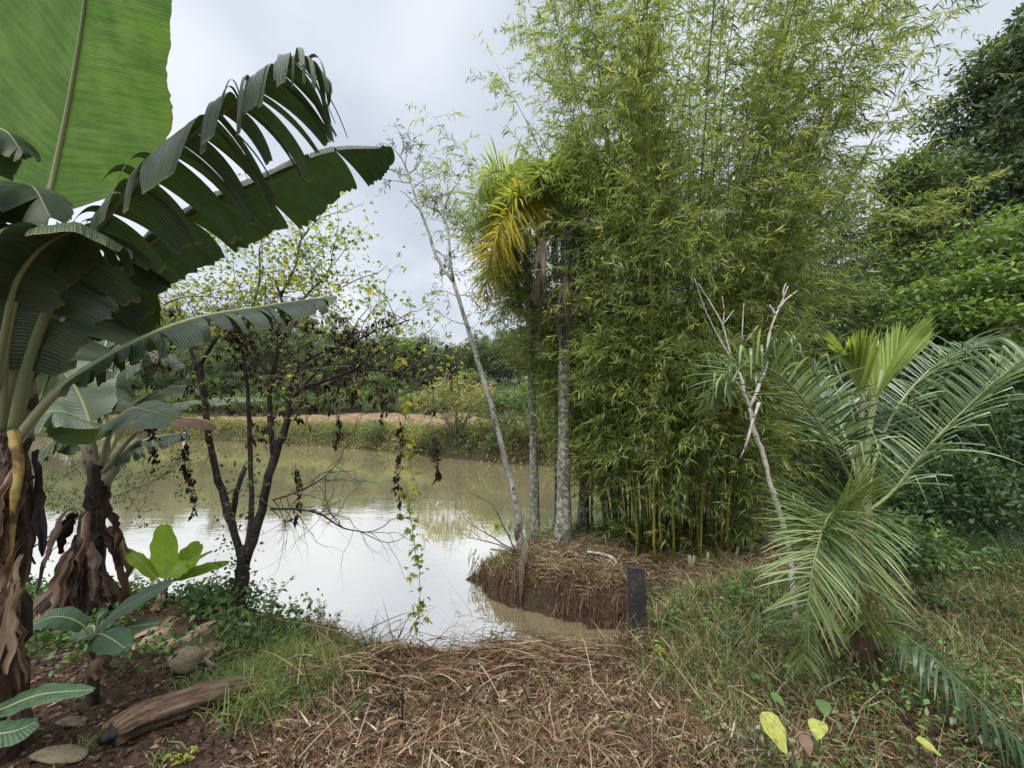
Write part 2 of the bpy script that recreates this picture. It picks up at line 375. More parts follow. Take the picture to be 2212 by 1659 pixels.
def bananamat(name, stops, trans, rough, spec, tboost, vein=.2):
    m, t = mat_base(name)
    al = attr(t, 'along'); ac = attr(t, 'across')
    cb_ = nd(t, 'ShaderNodeCombineXYZ'); t.links.new(mth(t, 'MULTIPLY', al, 1), cb_.inputs[0]); t.links.new(mth(t, 'MULTIPLY', ac, .05), cb_.inputs[1])
    n1_ = noise(t, 34, 3, .6, cb_.outputs[0]); n2_ = noise(t, 6, 5, .65)
    wv = nd(t, 'ShaderNodeTexWave'); wv.inputs['Scale'].default_value = 26; wv.inputs['Distortion'].default_value = .6
    t.links.new(cb_.outputs[0], wv.inputs[0])
    f = mth(t, 'ADD', mth(t, 'MULTIPLY', n1_, .5), mth(t, 'MULTIPLY', n2_, .45))
    f = mth(t, 'ADD', f, mth(t, 'MULTIPLY', attr(t, 'tint'), .25))
    f = mth(t, 'ADD', f, mth(t, 'MULTIPLY', wv.outputs['Fac'], .06))
    k = len(stops); c = ramp(t, [(.35 + .4 * i / (k - 1), q) for i, q in enumerate(stops)], f)
    # scorched, yellowing leaf margin
    e = ramp(t, [(.955, (0, 0, 0)), (1, (1, 1, 1))], mth(t, 'ADD', ac, mth(t, 'MULTIPLY', mth(t, 'SUBTRACT', n2_, .55), .12)))
    c = mixrgb(t, mth(t, 'MULTIPLY', e, .7), c, (.22, .17, .04))
    sp_n = noise(t, 21, 4, .7); c = mixrgb(t, ramp(t, [(.66, (0, 0, 0)), (.74, (.75, .75, .75))], sp_n), c, (.09, .065, .025))
    tcx = mixrgb(t, 1, c, tboost, 'MULTIPLY')
    finish(t, c, rough, spec, trans, tcx, bump=mth(t, 'ADD', wv.outputs['Fac'], n1_), bstr=.45, bdist=.004)
    return m
M['banana'] = bananamat('banana', [(.015, .028, .015), (.034, .056, .026), (.066, .095, .045)], .10, .42, .4, (1.5, 2.1, .5))  # shade on the leaf undersides is put into this darker green
M['banana_bright'] = bananamat('banana_bright', [(.065, .125, .03), (.10, .185, .04), (.19, .28, .085)], .55, .4, .4, (1.25, 1.5, .6))
M['banana_young'] = bananamat('banana_young', [(.18, .30, .03), (.26, .40, .045), (.36, .48, .07)], .55, .45, .3, (1.25, 1.35, .7))
M['banana_mid'] = bananamat('banana_mid', [(.026, .05, .024), (.052, .085, .038), (.095, .135, .062)], .22, .34, .55, (1.6, 2.0, .6))
M['banana_wet'] = bananamat('banana_wet', [(.022, .055, .026), (.042, .09, .042), (.075, .135, .066)], .18, .48, .35, (1.5, 1.8, .6))

# ground
m, t = mat_base('soil'); M['soil'] = m
geo = nd(t, 'ShaderNodeNewGeometry'); pos = geo.outputs['Position']
na = noise(t, 1.3, 5, .6, pos); nb = noise(t, 22, 6, .7, pos); nc = noise(t, 90, 4, .7, pos)
ca = ramp(t, [(.3, (.026, .017, .012)), (.5, (.08, .049, .033)), (.62, (.13, .082, .055)), (.75, (.20, .14, .10))], nb)
cg = ramp(t, [(.3, (.03, .028, .015)), (.7, (.10, .09, .045))], nb)
fg = ramp(t, [(.48, (0, 0, 0)), (.62, (1, 1, 1))], na)
sp = nd(t, 'ShaderNodeSeparateXYZ'); t.links.new(pos, sp.inputs[0])
yy = nd(t, 'ShaderNodeMapRange'); yy.inputs['From Min'].default_value = 12; yy.inputs['From Max'].default_value = 22; t.links.new(sp.outputs['Y'], yy.inputs[0])
fm = mth(t, 'MAXIMUM', mth(t, 'MULTIPLY', fg, .45), yy.outputs[0])
c = mixrgb(t, fm, ca, cg)
c = mixrgb(t, mth(t, 'MULTIPLY', ramp(t, [(.6, (0, 0, 0)), (.72, (1, 1, 1))], nc), .5), c, (.22, .16, .11))
finish(t, c, .9, .2, bump=mth(t, 'ADD', nb, mth(t, 'MULTIPLY', nc, .6)), bstr=.9, bdist=.03)
# red earth of the ploughed field
m, t = mat_base('red_earth'); M['red_earth'] = m
geo = nd(t, 'ShaderNodeNewGeometry'); pos = geo.outputs['Position']
nb = noise(t, 1.2, 6, .7, pos); nc = noise(t, 7, 4, .7, pos)
c = ramp(t, [(.3, (.13, .085, .05)), (.5, (.24, .16, .10)), (.7, (.34, .26, .17))], nb)
c = mixrgb(t, ramp(t, [(.60, (0, 0, 0)), (.68, (1, 1, 1))], nc), c, (.16, .17, .06))
finish(t, c, .95, .1, bump=nc, bstr=.8, bdist=.1)
# pond water: silty brown body with a mirror surface
m, t = mat_base('pond_water'); M['water'] = m
geo = nd(t, 'ShaderNodeNewGeometry'); pos = geo.outputs['Position']
mp_ = nd(t, 'ShaderNodeMapping'); mp_.inputs['Scale'].default_value = (1, 3.2, 1); t.links.new(pos, mp_.inputs[0])
wn = noise(t, 2.2, 3, .5, mp_.outputs[0]); wn2 = noise(t, .35, 2, .5, mp_.outputs[0])
msk = ramp(t, [(.42, (.25, .25, .25)), (.62, (1, 1, 1))], wn2)
bp = nd(t, 'ShaderNodeBump'); bp.inputs['Strength'].default_value = .10; bp.inputs['Distance'].default_value = .03
t.links.new(mth(t, 'MULTIPLY', wn, msk), bp.inputs['Height'])
df = nd(t, 'ShaderNodeBsdfDiffuse'); df.inputs[0].default_value = (.62, .515, .285, 1)
gl = nd(t, 'ShaderNodeBsdfGlossy'); gl.inputs['Roughness'].default_value = .03; gl.inputs[0].default_value = (.99, .99, .985, 1)
t.links.new(bp.outputs[0], gl.inputs['Normal'])
fr = nd(t, 'ShaderNodeFresnel'); fr.inputs['IOR'].default_value = 1.45; t.links.new(bp.outputs[0], fr.inputs['Normal'])
mxs = nd(t, 'ShaderNodeMixShader'); t.links.new(mth(t, 'ADD', mth(t, 'MULTIPLY', fr.outputs[0], .22), .78), mxs.inputs[0]); t.links.new(df.outputs[0], mxs.inputs[1]); t.links.new(gl.outputs[0], mxs.inputs[2])
o_ = nd(t, 'ShaderNodeOutputMaterial'); t.links.new(mxs.outputs[0], o_.inputs[0])
# board, stone
m, t = mat_base('black_board'); M['board'] = m
nb = noise(t, 30, 5, .7); nc = noise(t, 4, 4, .6)
_s = noise(t, 26, 3, .5, None, 2.5); c = ramp(t, [(.33, (.014, .013, .013)), (.55, (.045, .042, .040)), (.70, (.15, .135, .12))], mth(t, 'ADD', mth(t, 'MULTIPLY', nb, .55), mth(t, 'MULTIPLY', nc, .45)))
c = mixrgb(t, ramp(t, [(.66, (0, 0, 0)), (.70, (.8, .8, .8))], _s), c, (.22, .20, .17)); finish(t, c, .6, .4, bump=nb, bstr=.6)
m, t = mat_base('stone'); M['stone'] = m
nb = noise(t, 7, 6, .65); nc = noise(t, 60, 4, .7)
c = ramp(t, [(.3, (.11, .085, .05)), (.55, (.20, .165, .10)), (.75, (.28, .235, .155))], nb)
c = mixrgb(t, .25, c, ramp(t, [(.4, (.08, .06, .04)), (.6, (.35, .3, .22))], nc))
finish(t, c, .85, .2, bump=mth(t, 'ADD', nb, mth(t, 'MULTIPLY', nc, .4)), bstr=.6)
m, t = mat_base('white_paint'); M['white'] = m
finish(t, ramp(t, [(.4, (.62, .6, .57)), (.6, (.78, .77, .74))], noise(t, 20)), .6, .3)
m, t = mat_base('char'); M['char'] = m
finish(t, ramp(t, [(.4, (.008, .008, .009)), (.7, (.05, .045, .04))], noise(t, 30)), .7, .3, bump=noise(t, 40), bstr=.8)
m, t = mat_base('pale_cut'); M['pale_cut'] = m
finish(t, ramp(t, [(.35, (.12, .10, .085)), (.5, (.5, .48, .44)), (.7, (.72, .70, .66))], noise(t, 16, 5, .7)), .6, .3)

# ================================================================== SETTING
def axis(lo, hi, dens):
    v = [lo]
    while v[-1] < hi: v.append(v[-1] + dens(v[-1]))
    return np.array(v)
xs = axis(-170, 150, lambda q: .05 + .035 * max(0, abs(q - .3) - 4.2))
ys = axis(-6, 230, lambda q: .045 + .03 * max(0, q - 8.8) + .06 * max(0, .8 - q))
X, Y = np.meshgrid(xs, ys); Z = H(X, Y)
nx, ny = len(xs), len(ys)
mb = MB(); i = (np.arange(ny - 1)[:, None] * nx + np.arange(nx - 1)[None]).ravel()
mb.add(np.stack([X, Y, Z], -1).reshape(-1, 3), np.stack([i, i + 1, i + nx + 1, i + nx], -1))
g = obj('ground', mb, M['soil']); tag(g, 'earth banks and ground round the pond', None, None, 'structure')
mb = MB(); a, b = -80., 40.
wx = np.linspace(-80, 30, 12); wy = np.linspace(2.5, 60, 8); X, Y = np.meshgrid(wx, wy)
i = (np.arange(7)[:, None] * 12 + np.arange(11)[None]).ravel()
mb.add(np.stack([X, Y, X * 0], -1).reshape(-1, 3), np.stack([i, i + 1, i + 13, i + 12], -1))
tag(obj('pond_water', mb, M['water']), 'still muddy brown pond water reflecting the sky and forest', None, None, 'structure')
# ploughed field draped over the terrain
fx = np.arange(-34, -2.0, .18); fy = np.arange(27, 47, .22); X, Y = np.meshgrid(fx, fy)
nx = len(fx); ny = len(fy)
edge = sdist(X, Y) - 2.0 + .6 * fbm(X * .3, Y * .3, 31, 3)
rise = .30 * ss(0, 9, edge) * np.exp(-((X + 13.5) / 8) ** 2)
Z = H(X, Y) + .05 + rise + .07 * np.sin(Y * 5.2 + X * .8) + .16 * fbm(X * 1.2, Y * 1.2, 33, 3)
rg = np.minimum(edge, np.minimum(46 + 1.2 * fbm(X * .3, 0 * X, 35, 2) - Y - .12 * np.abs(X + 13), np.minimum(-3.2 + fbm(Y * .4, X * 0, 36) - X, X + 33)))
mb = MB(); i = (np.arange(ny - 1)[:, None] * nx + np.arange(nx - 1)[None]).ravel()
Fq = np.stack([i, i + 1, i + nx + 1, i + nx], -1); ok = rg.ravel()[Fq].min(1) > 0
mb.add(np.stack([X, Y, Z], -1).reshape(-1, 3), Fq[ok])
tag(obj('ploughed_field', mb, M['red_earth']), 'bare orange ploughed earth beyond the pond', None, None, 'structure')

# ================================================================== generic plant pieces
def rdir(n, up=0.):
    v = RNG.normal(size=(n, 3)); v[:, 2] += up; return nz(v)
def grow(mb, p, d, L, r, lev, tips, spread=.7, up=.15, jit=.18, kids=(2, 4), shrink=.62, sides=5, n=5, segs=None):
    p = np.array(p, float); d = nz(np.array(d, float)); pts = [p]
    for k in range(n):
        d = nz(d + RNG.normal(size=3) * jit + np.array((0, 0, up * .3)))
        p = p + d * L / n; pts.append(p)
        if segs is not None: segs.append((p.copy(), d.copy(), lev))
    pts = np.array(pts); rr = np.linspace(r, r * .55 if lev else r * .3, n + 1)
    mb.tube(pts, rr, sides if r > .006 else 3, tint=.5, cap=False)
    if lev == 0: tips.append((p, d)); return
    for c in range(rnd.randint(*kids)):
        f = rnd.uniform(.3, 1); k = min(n, int(f * n) + 1); q = pts[k]
        nd_ = nz(d + RNG.normal(size=3) * spread)
        grow(mb, q, nd_, L * shrink * rnd.uniform(.7, 1.2), rr[k] * .68, lev - 1, tips, spread, up, jit, kids, shrink, sides, n, segs)
    grow(mb, pts[-1], d, L * shrink, rr[-1], lev - 1, tips, spread, up, jit, kids, shrink, sides, n, segs)

def crown(mb, cen, rad, ncl, nlf, cr, ll, lw, tint=(.5, .25), flat=.7, hollow=.45, upn=.8):
    cen = np.array(cen, float); rad = np.array(rad, float)
    d = rdir(ncl, .25); rr = RNG.uniform(hollow, 1, ncl) ** .6
    cc = cen + d * rad * rr[:, None] * (1 + .18 * RNG.normal(size=(ncl, 1)))
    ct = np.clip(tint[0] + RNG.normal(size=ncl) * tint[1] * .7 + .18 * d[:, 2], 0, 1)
    cs = cr * RNG.uniform(.6, 1.35, ncl)
    n = ncl * nlf; ci = np.repeat(np.arange(ncl), nlf)
    o = rdir(n, .35) * RNG.uniform(.25, 1, n)[:, None] ** .5; o[:, 2] *= flat
    p = cc[ci] + o * cs[ci][:, None]
    ld = nz(o + RNG.normal(size=(n, 3)) * .6 + np.array((0, 0, -.25)))
    nr = nz(o * .6 + np.array((0, 0, upn)) + RNG.normal(size=(n, 3)) * .45)
    L = ll * RNG.uniform(.6, 1.3, n)
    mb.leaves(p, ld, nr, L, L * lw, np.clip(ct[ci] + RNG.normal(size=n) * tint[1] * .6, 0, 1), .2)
    return cc

def bamboo_leaves(mb, base, d, L, nper, tint, ll=.12):
    """leafy side branches given as arrays; leaves alternate along them in fans"""
    n = len(base); ci = np.repeat(np.arange(n), nper); t = RNG.uniform(.12, 1, n * nper)
    dd = d[ci]; LL = L[ci]
    p = base[ci] + dd * (LL * t)[:, None]; p[:, 2] -= .30 * LL * t ** 2.2
    tan = nz(dd + np.array((0, 0, -1.)) * (.8 * t)[:, None])
    ld = nz(tan + RNG.normal(size=(n * nper, 3)) * .75 + np.array((0, 0, -.12)))
    lg = ll * RNG.uniform(.55, 1.35, n * nper)
    mb.leaves(p, ld, rdir(n * nper, 1.2), lg, lg * .12 + .002, np.clip(tint[ci] + RNG.normal(size=n * nper) * .16, 0, 1), .15, .35, .1)

def culm(root, base, az, lean, Ht, r, tint, leafn, low=.12, sweep=1.7, droop=.0, ll=.13, bl=(.45, 1.35), straight=False, name='culm', nper=19):
    s = np.linspace(0, 1, 26); out = np.array((math.cos(az), math.sin(az), 0))
    base = np.array(base, float)
    side = np.array((-out[1], out[0], 0)) * rnd.uniform(-.05, .05) * Ht
    pts = base + out * (lean * s ** sweep)[:, None] + side * (s ** 2)[:, None] + np.array((0, 0, 1.)) * (Ht * (s - droop * s ** 4))[:, None]
    pts[1:-1] += RNG.normal(size=(24, 3)) * .008
    mb = MB(); mb.tube(pts, r * (1 - .86 * s ** 1.3), 7, tint=np.clip(tint - .25 * s, 0, 1), cap=True)
    c = part(name, mb, M['bamboo_culm'], root)
    if leafn:
        k = leafn; u = low + (1 - low) * RNG.uniform(0, 1, k) ** 1.05
        idx = u * 25; i0 = np.minimum(idx.astype(int), 24); f = (idx - i0)[:, None]
        b = pts[i0] * (1 - f) + pts[i0 + 1] * f
        d = RNG.normal(size=(k, 3)); d[:, 2] = np.abs(d[:, 2]) * .45 + .1; d += out * .45; d = nz(d)
        L = RNG.uniform(*bl, k) * (.55 + .45 * np.sin(np.pi * np.clip(u, 0, 1) ** .8))
        tt = np.clip(RNG.normal(.42, .2, k), 0, 1)
        mf = MB()
        bamboo_leaves(mf, b, d, L, nper, tt, ll)
        for q in range(0, k, 2):
            tq = np.linspace(0, 1, 4); pp = b[q] + d[q] * (L[q] * tq)[:, None]; pp[:, 2] -= .30 * L[q] * tq ** 2.2
            mf.tube(pp, (.004, .003, .002, .001), 3, tint=.5, cap=False)
        part('foliage', mf, M['bamboo_leaf'], root, c)
    return c

def bamboo_clump(label, cx, cy, rx, ry, n, seed, dens=1.0, ll=.135, scale=1.0, reach=1.0):
    global RNG, rnd
    RNG = np.random.default_rng(seed); rnd = random.Random(seed)
    z = on(cx, cy)[2]; root = thing('bamboo_clump', label, 'bamboo', (cx, cy, z))
    for k in range(n):
        a = rnd.uniform(0, 2 * math.pi); q = math.sqrt(rnd.uniform(0, 1))
        bx, by = cx + rx * q * math.cos(a), cy + ry * q * math.sin(a)
        if k % 6 == 0: Ht, lean = rnd.uniform(3.2, 5.0) * scale, rnd.uniform(.6, 1.6)
        else: Ht, lean = rnd.uniform(7.2, 11.0) * scale, (q * 2.6 + rnd.uniform(-.3, 1.1)) * reach * (.72 if math.cos(a) < -.2 and scale == 1 else 1)
        yel = rnd.uniform(.15, .55) if rnd.random() < .75 else rnd.uniform(.65, .95)
        culm(root, on(bx, by, -.05), a + rnd.uniform(-.4, .4), lean, Ht, rnd.uniform(.014, .026) * scale, yel, int((135 if k % 6 else 95) * dens), low=rnd.uniform(.13, .30), droop=rnd.uniform(.02, .14), ll=ll)
    return root
BC = bamboo_clump('tall dense clump of green bamboo on the earth spit', 2.75, 7.0, .95, .85, 66, 11, dens=1.0, reach=.84)
# low leafy shoots fringing the clump base
for k in range(9):
    a = rnd.uniform(math.pi * .8, math.pi * 1.9)
    culm(BC, on(2.75 + .9 * math.cos(a), 7.0 + .8 * math.sin(a)), a, rnd.uniform(.3, .9), rnd.uniform(1.4, 3.0), .009, .4, 26, low=.1, sweep=1.4, bl=(.25, .6), nper=18)
for az_, lean, Ht, bx_, by_ in ((2.95, 4.0, 7.9, 2.0, 7.9), (3.0, 3.6, 8.3, 2.0, 7.8), (2.9, 4.3, 7.5, 2.0, 8.0), (2.85, 2.3, 5.6, 1.75, 8.3), (2.8, 1.9, 5.0, 1.8, 8.4), (2.9, 2.7, 6.3, 1.8, 8.3), (2.8, 1.5, 5.8, 1.8, 8.4), (2.95, 2.2, 6.6, 1.8, 8.4), (2.75, 2.6, 5.6, 1.9, 7.9), (2.6, 2.0, 5.0, 1.8, 8.0), (2.9, 2.9, 6.0, 1.9, 8.1), (2.5, 1.4, 5.6, 1.9, 8.1), (2.85, 2.3, 4.4, 1.8, 7.9), (2.7, 1.0, 3.4, 1.8, 7.9), (3.0, 2.7, 6.6, 2.0, 8.0), (2.4, 1.7, 6.2, 2.0, 8.0), (2.95, 2.0, 5.9, 1.7, 7.8), (2.75, 3.0, 7.0, 1.95, 7.8), (2.85, 3.7, 6.8, 2.0, 8.0), (2.7, 2.4, 6.0, 1.9, 7.9), (2.9, 2.2, 5.2, 2.0, 7.9), (2.8, 1.8, 4.8, 1.95, 8.0), (2.95, 2.8, 6.4, 2.1, 8.1), (2.6, 1.5, 4.2, 1.9, 8.0), (2.8, 4.0, 7.4, 2.1, 8.1), (2.65, 2.0, 6.8, 2.0, 8.0), (3.1, 2.4, 9.0, 2.1, 7.4), (0.1, 2.6, 8.0, 3.3, 7.2), (0.0, 1.9, 7.6, 3.3, 7.0), (6.1, 1.9, 6.4, 3.4, 7.1), (.2, 2.4, 9.4, 3.2, 7.4), (4.2, 1.2, 5.0, 2.7, 6.3), (4.8, 1.0, 6.2, 2.9, 6.2), (5.2, 1.1, 5.2, 3.2, 6.3)):
    culm(BC, on(bx_, by_, -.05), az_, lean, Ht, rnd.uniform(.014, .022), rnd.uniform(.2, .5), 110, low=.16, droop=rnd.uniform(.02, .08))
# cut stumps of culms
for k in range(6):
    a = rnd.uniform(math.pi * 1.2, math.pi * 1.75); b = on(2.75 + 1.0 * math.cos(a), 7.0 + .95 * math.sin(a), -.05)
    mb = MB(); mb.tube(np.array([b, b + (rnd.uniform(-.06, .06), -.02, .25)]), (.022, .018), 8, tint=.8); part('cut_stump', mb, M['stalk'], BC)
B2 = bamboo_clump('softer yellow green bamboo clump behind, between the big clump and the dark tree', 9.2, 13.5, 1.3, 1.1, 26, 23, dens=.8, ll=.17, scale=.72, reach=1.1)

# ================================================================== palms and slim trunks on the spit
def palm_frond(root, rachis, n, ll, w, mat, rmat, tints=(.5, .2), up=.35, droop=.5, fwd=.7, r0=.016, start=.12, name='frond', prof=None, seg=4, parent=None, rt=.5, plume=.25, kink=0.):
    """feather leaf: leaflets on both sides of an arching rachis"""
    R_ = smooth(rachis, 40); tg = nz(np.gradient(R_, axis=0))
    mb = MB(); t = np.linspace(start, .995, n); idx = t * 39; i0 = np.minimum(idx.astype(int), 38); f = (idx - i0)[:, None]
    p0 = R_[i0] * (1 - f) + R_[i0 + 1] * f; tn = nz(tg[i0])
    upv = np.tile((0, 0, 1.), (n, 1)); sd = nz(np.cross(tn, upv) + 1e-4); nu = nz(np.cross(sd, tn))
    for sgn in (-1, 1):
        pl = RNG.normal(size=n) * plume
        d = nz(sd * sgn + tn * (fwd + .5 * t[:, None]) + nu * (up + pl)[:, None] + RNG.normal(size=(n, 3)) * .05)
        lp = np.sin(np.pi * np.clip(.12 + .86 * t, 0, 1)) ** .6 if prof is None else prof(t)
        L = ll * lp * RNG.uniform(.85, 1.1, n); p = p0.copy()
        wside = nz(np.cross(d, nu)) ; rows = []
        dr = droop * RNG.uniform(.5, 1.5, n); kk = (RNG.uniform(size=n) < kink) * RNG.uniform(1.5, 5, n); kq = RNG.uniform(.4, .7, n)
        for k in range(seg + 1):
            q = k / seg; ww = w * (.55 + .9 * q) * (1 if q < .4 else (1 - ((q - .4) / .6) ** 1.6)) * .5
            if k == seg: ww = .0008
            rows += [p - wside * ww, p + wside * ww]
            dd = nz(d + np.array((0, 0, -1.)) * (dr * (q + .15) ** 1.6 * 2 + kk * (q > kq))[:, None]); p = p + dd * (L / seg)[:, None]
        V = np.stack(rows, 1); m = V.shape[1]; i = np.arange(n)[:, None] * m
        fs = np.concatenate([i + np.array([[2 * k, 2 * k + 1, 2 * k + 3, 2 * k + 2]]) for k in range(seg)])
        mb.add(V.reshape(-1, 3), fs, np.repeat(np.clip(tints[0] + RNG.normal(size=n) * tints[1], 0, 1), m), 0, np.tile(np.repeat(np.arange(seg + 1) / seg, 2), n))
    fo = part(name, mb, mat, root, parent)
    mr = MB(); mr.tube(R_, r0 * (1 - .85 * np.linspace(0, 1, 40)), 6, tint=rt); part('rachis', mr, rmat, root, fo)
    return fo
def arch(p, az, el, L, sag, n=6):
    t = np.linspace(0, 1, n); d = np.array((math.cos(az) * math.cos(el), math.sin(az) * math.cos(el), math.sin(el)))
    q = np.array(p) + d * (L * t)[:, None]; q[:, 2] -= sag * L * t ** 2; return q
RNG = np.random.default_rng(41); rnd = random.Random(41)
def trunk(root, pts, r, mat, name='trunk', sides=12, n=24, flare=1.5, tint=.5, rough=.06):
    q = smooth(pts, n); s = np.linspace(0, 1, n)
    rr = np.interp(s, np.linspace(0, 1, len(r)), r) * (1 + (flare - 1) * np.exp(-s * 22)) * (1 + rough * RNG.normal(size=n))
    mb = MB(); mb.tube(q, rr, sides, tint); return part(name, mb, mat, root)
def tall_palm(label, base_uvd, top_uvd, r, mat, fronds, skirt=0, group=None, extra=None):
    b = P(*base_uvd); b[2] = on(b[0], b[1])[2] - .03; tp_ = P(*top_uvd)
    root = thing('palm_tree', label, 'palm tree', b, group)
    mid = (b + tp_) / 2 + np.array((rnd.uniform(-.04, .04), 0, 0))
    trunk(root, [b, mid, tp_], [r, r * .82, r * .7], mat, flare=1.55)
    for az, el, L, sag in fronds:
        palm_frond(root, arch(tp_ + np.array((0, 0, .05)), az, el, L * 1.1, sag), 100, .66, .028, M['palm_bright'], M['stalk'], (.75, .25), up=.2, droop=.7, r0=.018, start=.2, plume=.35)
    for k in range(skirt):
        a = rnd.uniform(0, 6.28); p0 = tp_ + np.array((.07 * math.cos(a), .07 * math.sin(a), -.02))
        q = np.array([p0, p0 + (.16 * math.cos(a), .16 * math.sin(a), .02), p0 + (.17 * math.cos(a), .17 * math.sin(a), -.5), p0 + (.13 * math.cos(a), .13 * math.sin(a), -1.35)])
        palm_frond(root, q, 80, .42, .012, M['dead_frond'], M['dead_frond'], (.45, .25), up=0, droop=2.2, fwd=1.6, r0=.012, start=.25, name='dead_frond', plume=.3)
    return root
PM = tall_palm('thick lichen covered palm trunk in the centre of the spit, widest of its group', (1217, 1165, 7.45), (1224, 480, 7.45), .128, M['bark_palm'],
    [(0.3, .9, 1.5, .5), (1.2, 1.0, 1.5, .5), (2.4, 1.1, 1.5, .5), (3.3, .75, 1.6, .6), (4.2, .9, 1.5, .6), (5.2, .8, 1.6, .7), (5.9, 1.3, 1.5, .3)], 4)
PL_ = tall_palm('slimmer grey palm trunk standing left of the thick lichen covered palm', (1157, 1118, 8.3), (1136, 500, 8.3), .085, M['bark_palm'],
    [(0.1, .9, 1.5, .6), (1.4, 1.0, 1.4, .5), (2.6, .9, 1.5, .6), (5.0, 1.0, 1.5, .5), (4.0, 1.35, 1.5, .3), (3.3, 1.1, 1.6, .5), (4.5, .9, 1.5, .6)], 2)
PR = tall_palm('dark mossy palm trunk just right of the thick lichen covered palm', (1258, 1132, 8.1), (1282, 540, 8.1), .10, M['bark_palm_dark'],
    [(0.5, .9, 1.4, .6), (1.8, 1.0, 1.4, .5), (3.0, .9, 1.5, .6), (5.4, .8, 1.5, .7)], 4)
# yellow hanging frond of the left palm
palm_frond(PL_, PL((1160, 545, 8.2), (1155, 440, 7.8), (1125, 425, 7.3), (1085, 480, 7.05), (1058, 560, 7.0), (1044, 650, 7.0)), 210, .95, .036, M['palm_yellow'], M['stalk'], (.40, .25), up=-.1, droop=.45, fwd=.6, r0=.022, start=.15, name='yellow_frond', plume=.8)
palm_frond(PL_, PL((1150, 520, 8.2), (1120, 400, 8.0), (1070, 370, 7.7), (1030, 420, 7.5), (1010, 520, 7.4)), 120, .7, .03, M['palm_bright'], M['stalk'], (.5, .25), up=.1, droop=.5, fwd=.6, r0=.018, start=.15, plume=.7)
palm_frond(PM, PL((1224, 500, 7.4), (1230, 380, 7.1), (1270, 340, 6.8), (1310, 400, 6.6), (1330, 490, 6.5)), 120, .7, .028, M['palm_bright'], M['stalk'], (.45, .25), up=.1, droop=.5, fwd=.6, r0=.018, start=.15, plume=.7)
palm_frond(PM, PL((1224, 500, 7.4), (1205, 390, 7.1), (1180, 360, 6.8), (1150, 420, 6.6)), 110, .6, .028, M['palm_bright'], M['stalk'], (.5, .25), up=.1, droop=.5, fwd=.7, r0=.018, start=.15, plume=.7)
# long brown dead fronds hanging beside the trunks
for (u, v0, v1, d, rt) in ((1166, 560, 790, 6.75, PM), (1215, 640, 790, 6.9, PM), (1278, 600, 760, 6.9, PR)):
    palm_frond(rt, PL((u + 12, v0 - 70, d + .2), (u + 4, v0 - 15, d), (u, v0 + 40, d), (u, (v0 + v1) / 2, d), (u + 2, v1, d)), 150, .5, .012, M['dead_frond'], M['dead_frond'], (.5, .25), up=0, droop=3.2, fwd=1.8, r0=.02, start=.1, name='dead_frond', plume=.35)
# two thin far stems
for u, v, d, ut, vt, r, lab in ((1201, 1112, 8.6, 1196, 640, .045, 'thin dark stem half hidden behind the thick palm trunk'), (1278, 1126, 8.5, 1272, 760, .03, 'thinnest dark stem right of the mossy palm trunk')):
    b = P(u, v, d); b[2] = on(b[0], b[1])[2] - .03; tp_ = P(ut, vt, d)
    root = thing('slim_tree', lab, 'tree', b); trunk(root, [b, (b + tp_) / 2 + (.03, 0, 0), tp_], [r, r * .8, r * .5], M['bark_palm_dark'], sides=8)
    mb = MB(); crown(mb, tp_ + (0, 0, .3), (.4, .4, .5), 16, 14, .2, .11, .3, (.5, .2)); part('crown', mb, M['weed'], root)

def limb(mb, pts, r, n=18, sides=8, rough=.05, tint=.5):
    q = smooth(pts, n); rr = np.interp(np.linspace(0, 1, n), np.linspace(0, 1, len(r)), r) * (1 + rough * RNG.normal(size=n))
    q[1:-1] += RNG.normal(size=(n - 2, 3)) * (rr[1:-1, None] * .12); mb.tube(q, rr, sides, tint); return q
# ---- leaning pale tree
b = P(1127, 1165, 7.6); b[2] = on(b[0], b[1])[2] - .04
LT = thing('leaning_tree', 'slender pale tree with patchy bark leaning left over the pond', 'tree', b)
mb = MB(); D = 7.6
limb(mb, np.vstack([b, PL((1112, 1080, D), (1088, 980, D), (1062, 880, D), (1030, 770, D), (1004, 690, D), (980, 610, D))]), [.066, .054, .047, .041, .035], 30, 10)
part('trunk', mb, M['bark_pale'], LT)
mb = MB()
q1 = limb(mb, PL((980, 610, D), (945, 560, D), (925, 500, D), (902, 440, D), (882, 375, D), (862, 330, D)), [.03, .025, .018, .011], 18, 7)
q2 = limb(mb, PL((980, 610, D), (972, 560, D - .1), (968, 500, D - .1), (958, 460, D - .1), (972, 420, D - .1), (992, 390, D - .1)), [.03, .024, .018, .008], 16, 6)
limb(mb, PL((902, 450, D), (878, 420, D), (864, 412, D)), [.012, .006], 6, 5)
part('limb', mb, M['bark_pale'], LT)
mb = MB(); tips = []; sg = []
for u, v, dx_, dz_, L in ((882, 375, -.5, .8, .3), (872, 350, -.6, .6, .3), (882, 375, .6, .7, .35), (866, 335, -.2, 1, .35), (866, 335, .3, 1, .32), (890, 395, -.9, .3, .3), (895, 405, .9, .35, .38), (902, 440, .8, .5, .28), (992, 390, .4, 1, .25), (975, 420, -.8, .3, .35), (965, 480, -.6, .6, .3)):
    grow(mb, P(u, v, D), (dx_, rnd.uniform(-.5, .5), dz_), L, .011, 2, tips, .55, .05, .2, (1, 2), .7, 4, 4, sg)
for q, d_ in ((950, 580), (985, 640), (1003, 700), (940, 540)):
    for k in range(2): grow(mb, P(q, d_, D), (rnd.uniform(-1, .9), rnd.uniform(-.5, .5), rnd.uniform(-.3, .4)), .3, .008, 2, tips, .6, -.1, .2, (1, 2), .7, 4, 4, sg)
part('twigs', mb, M['twig'], LT)
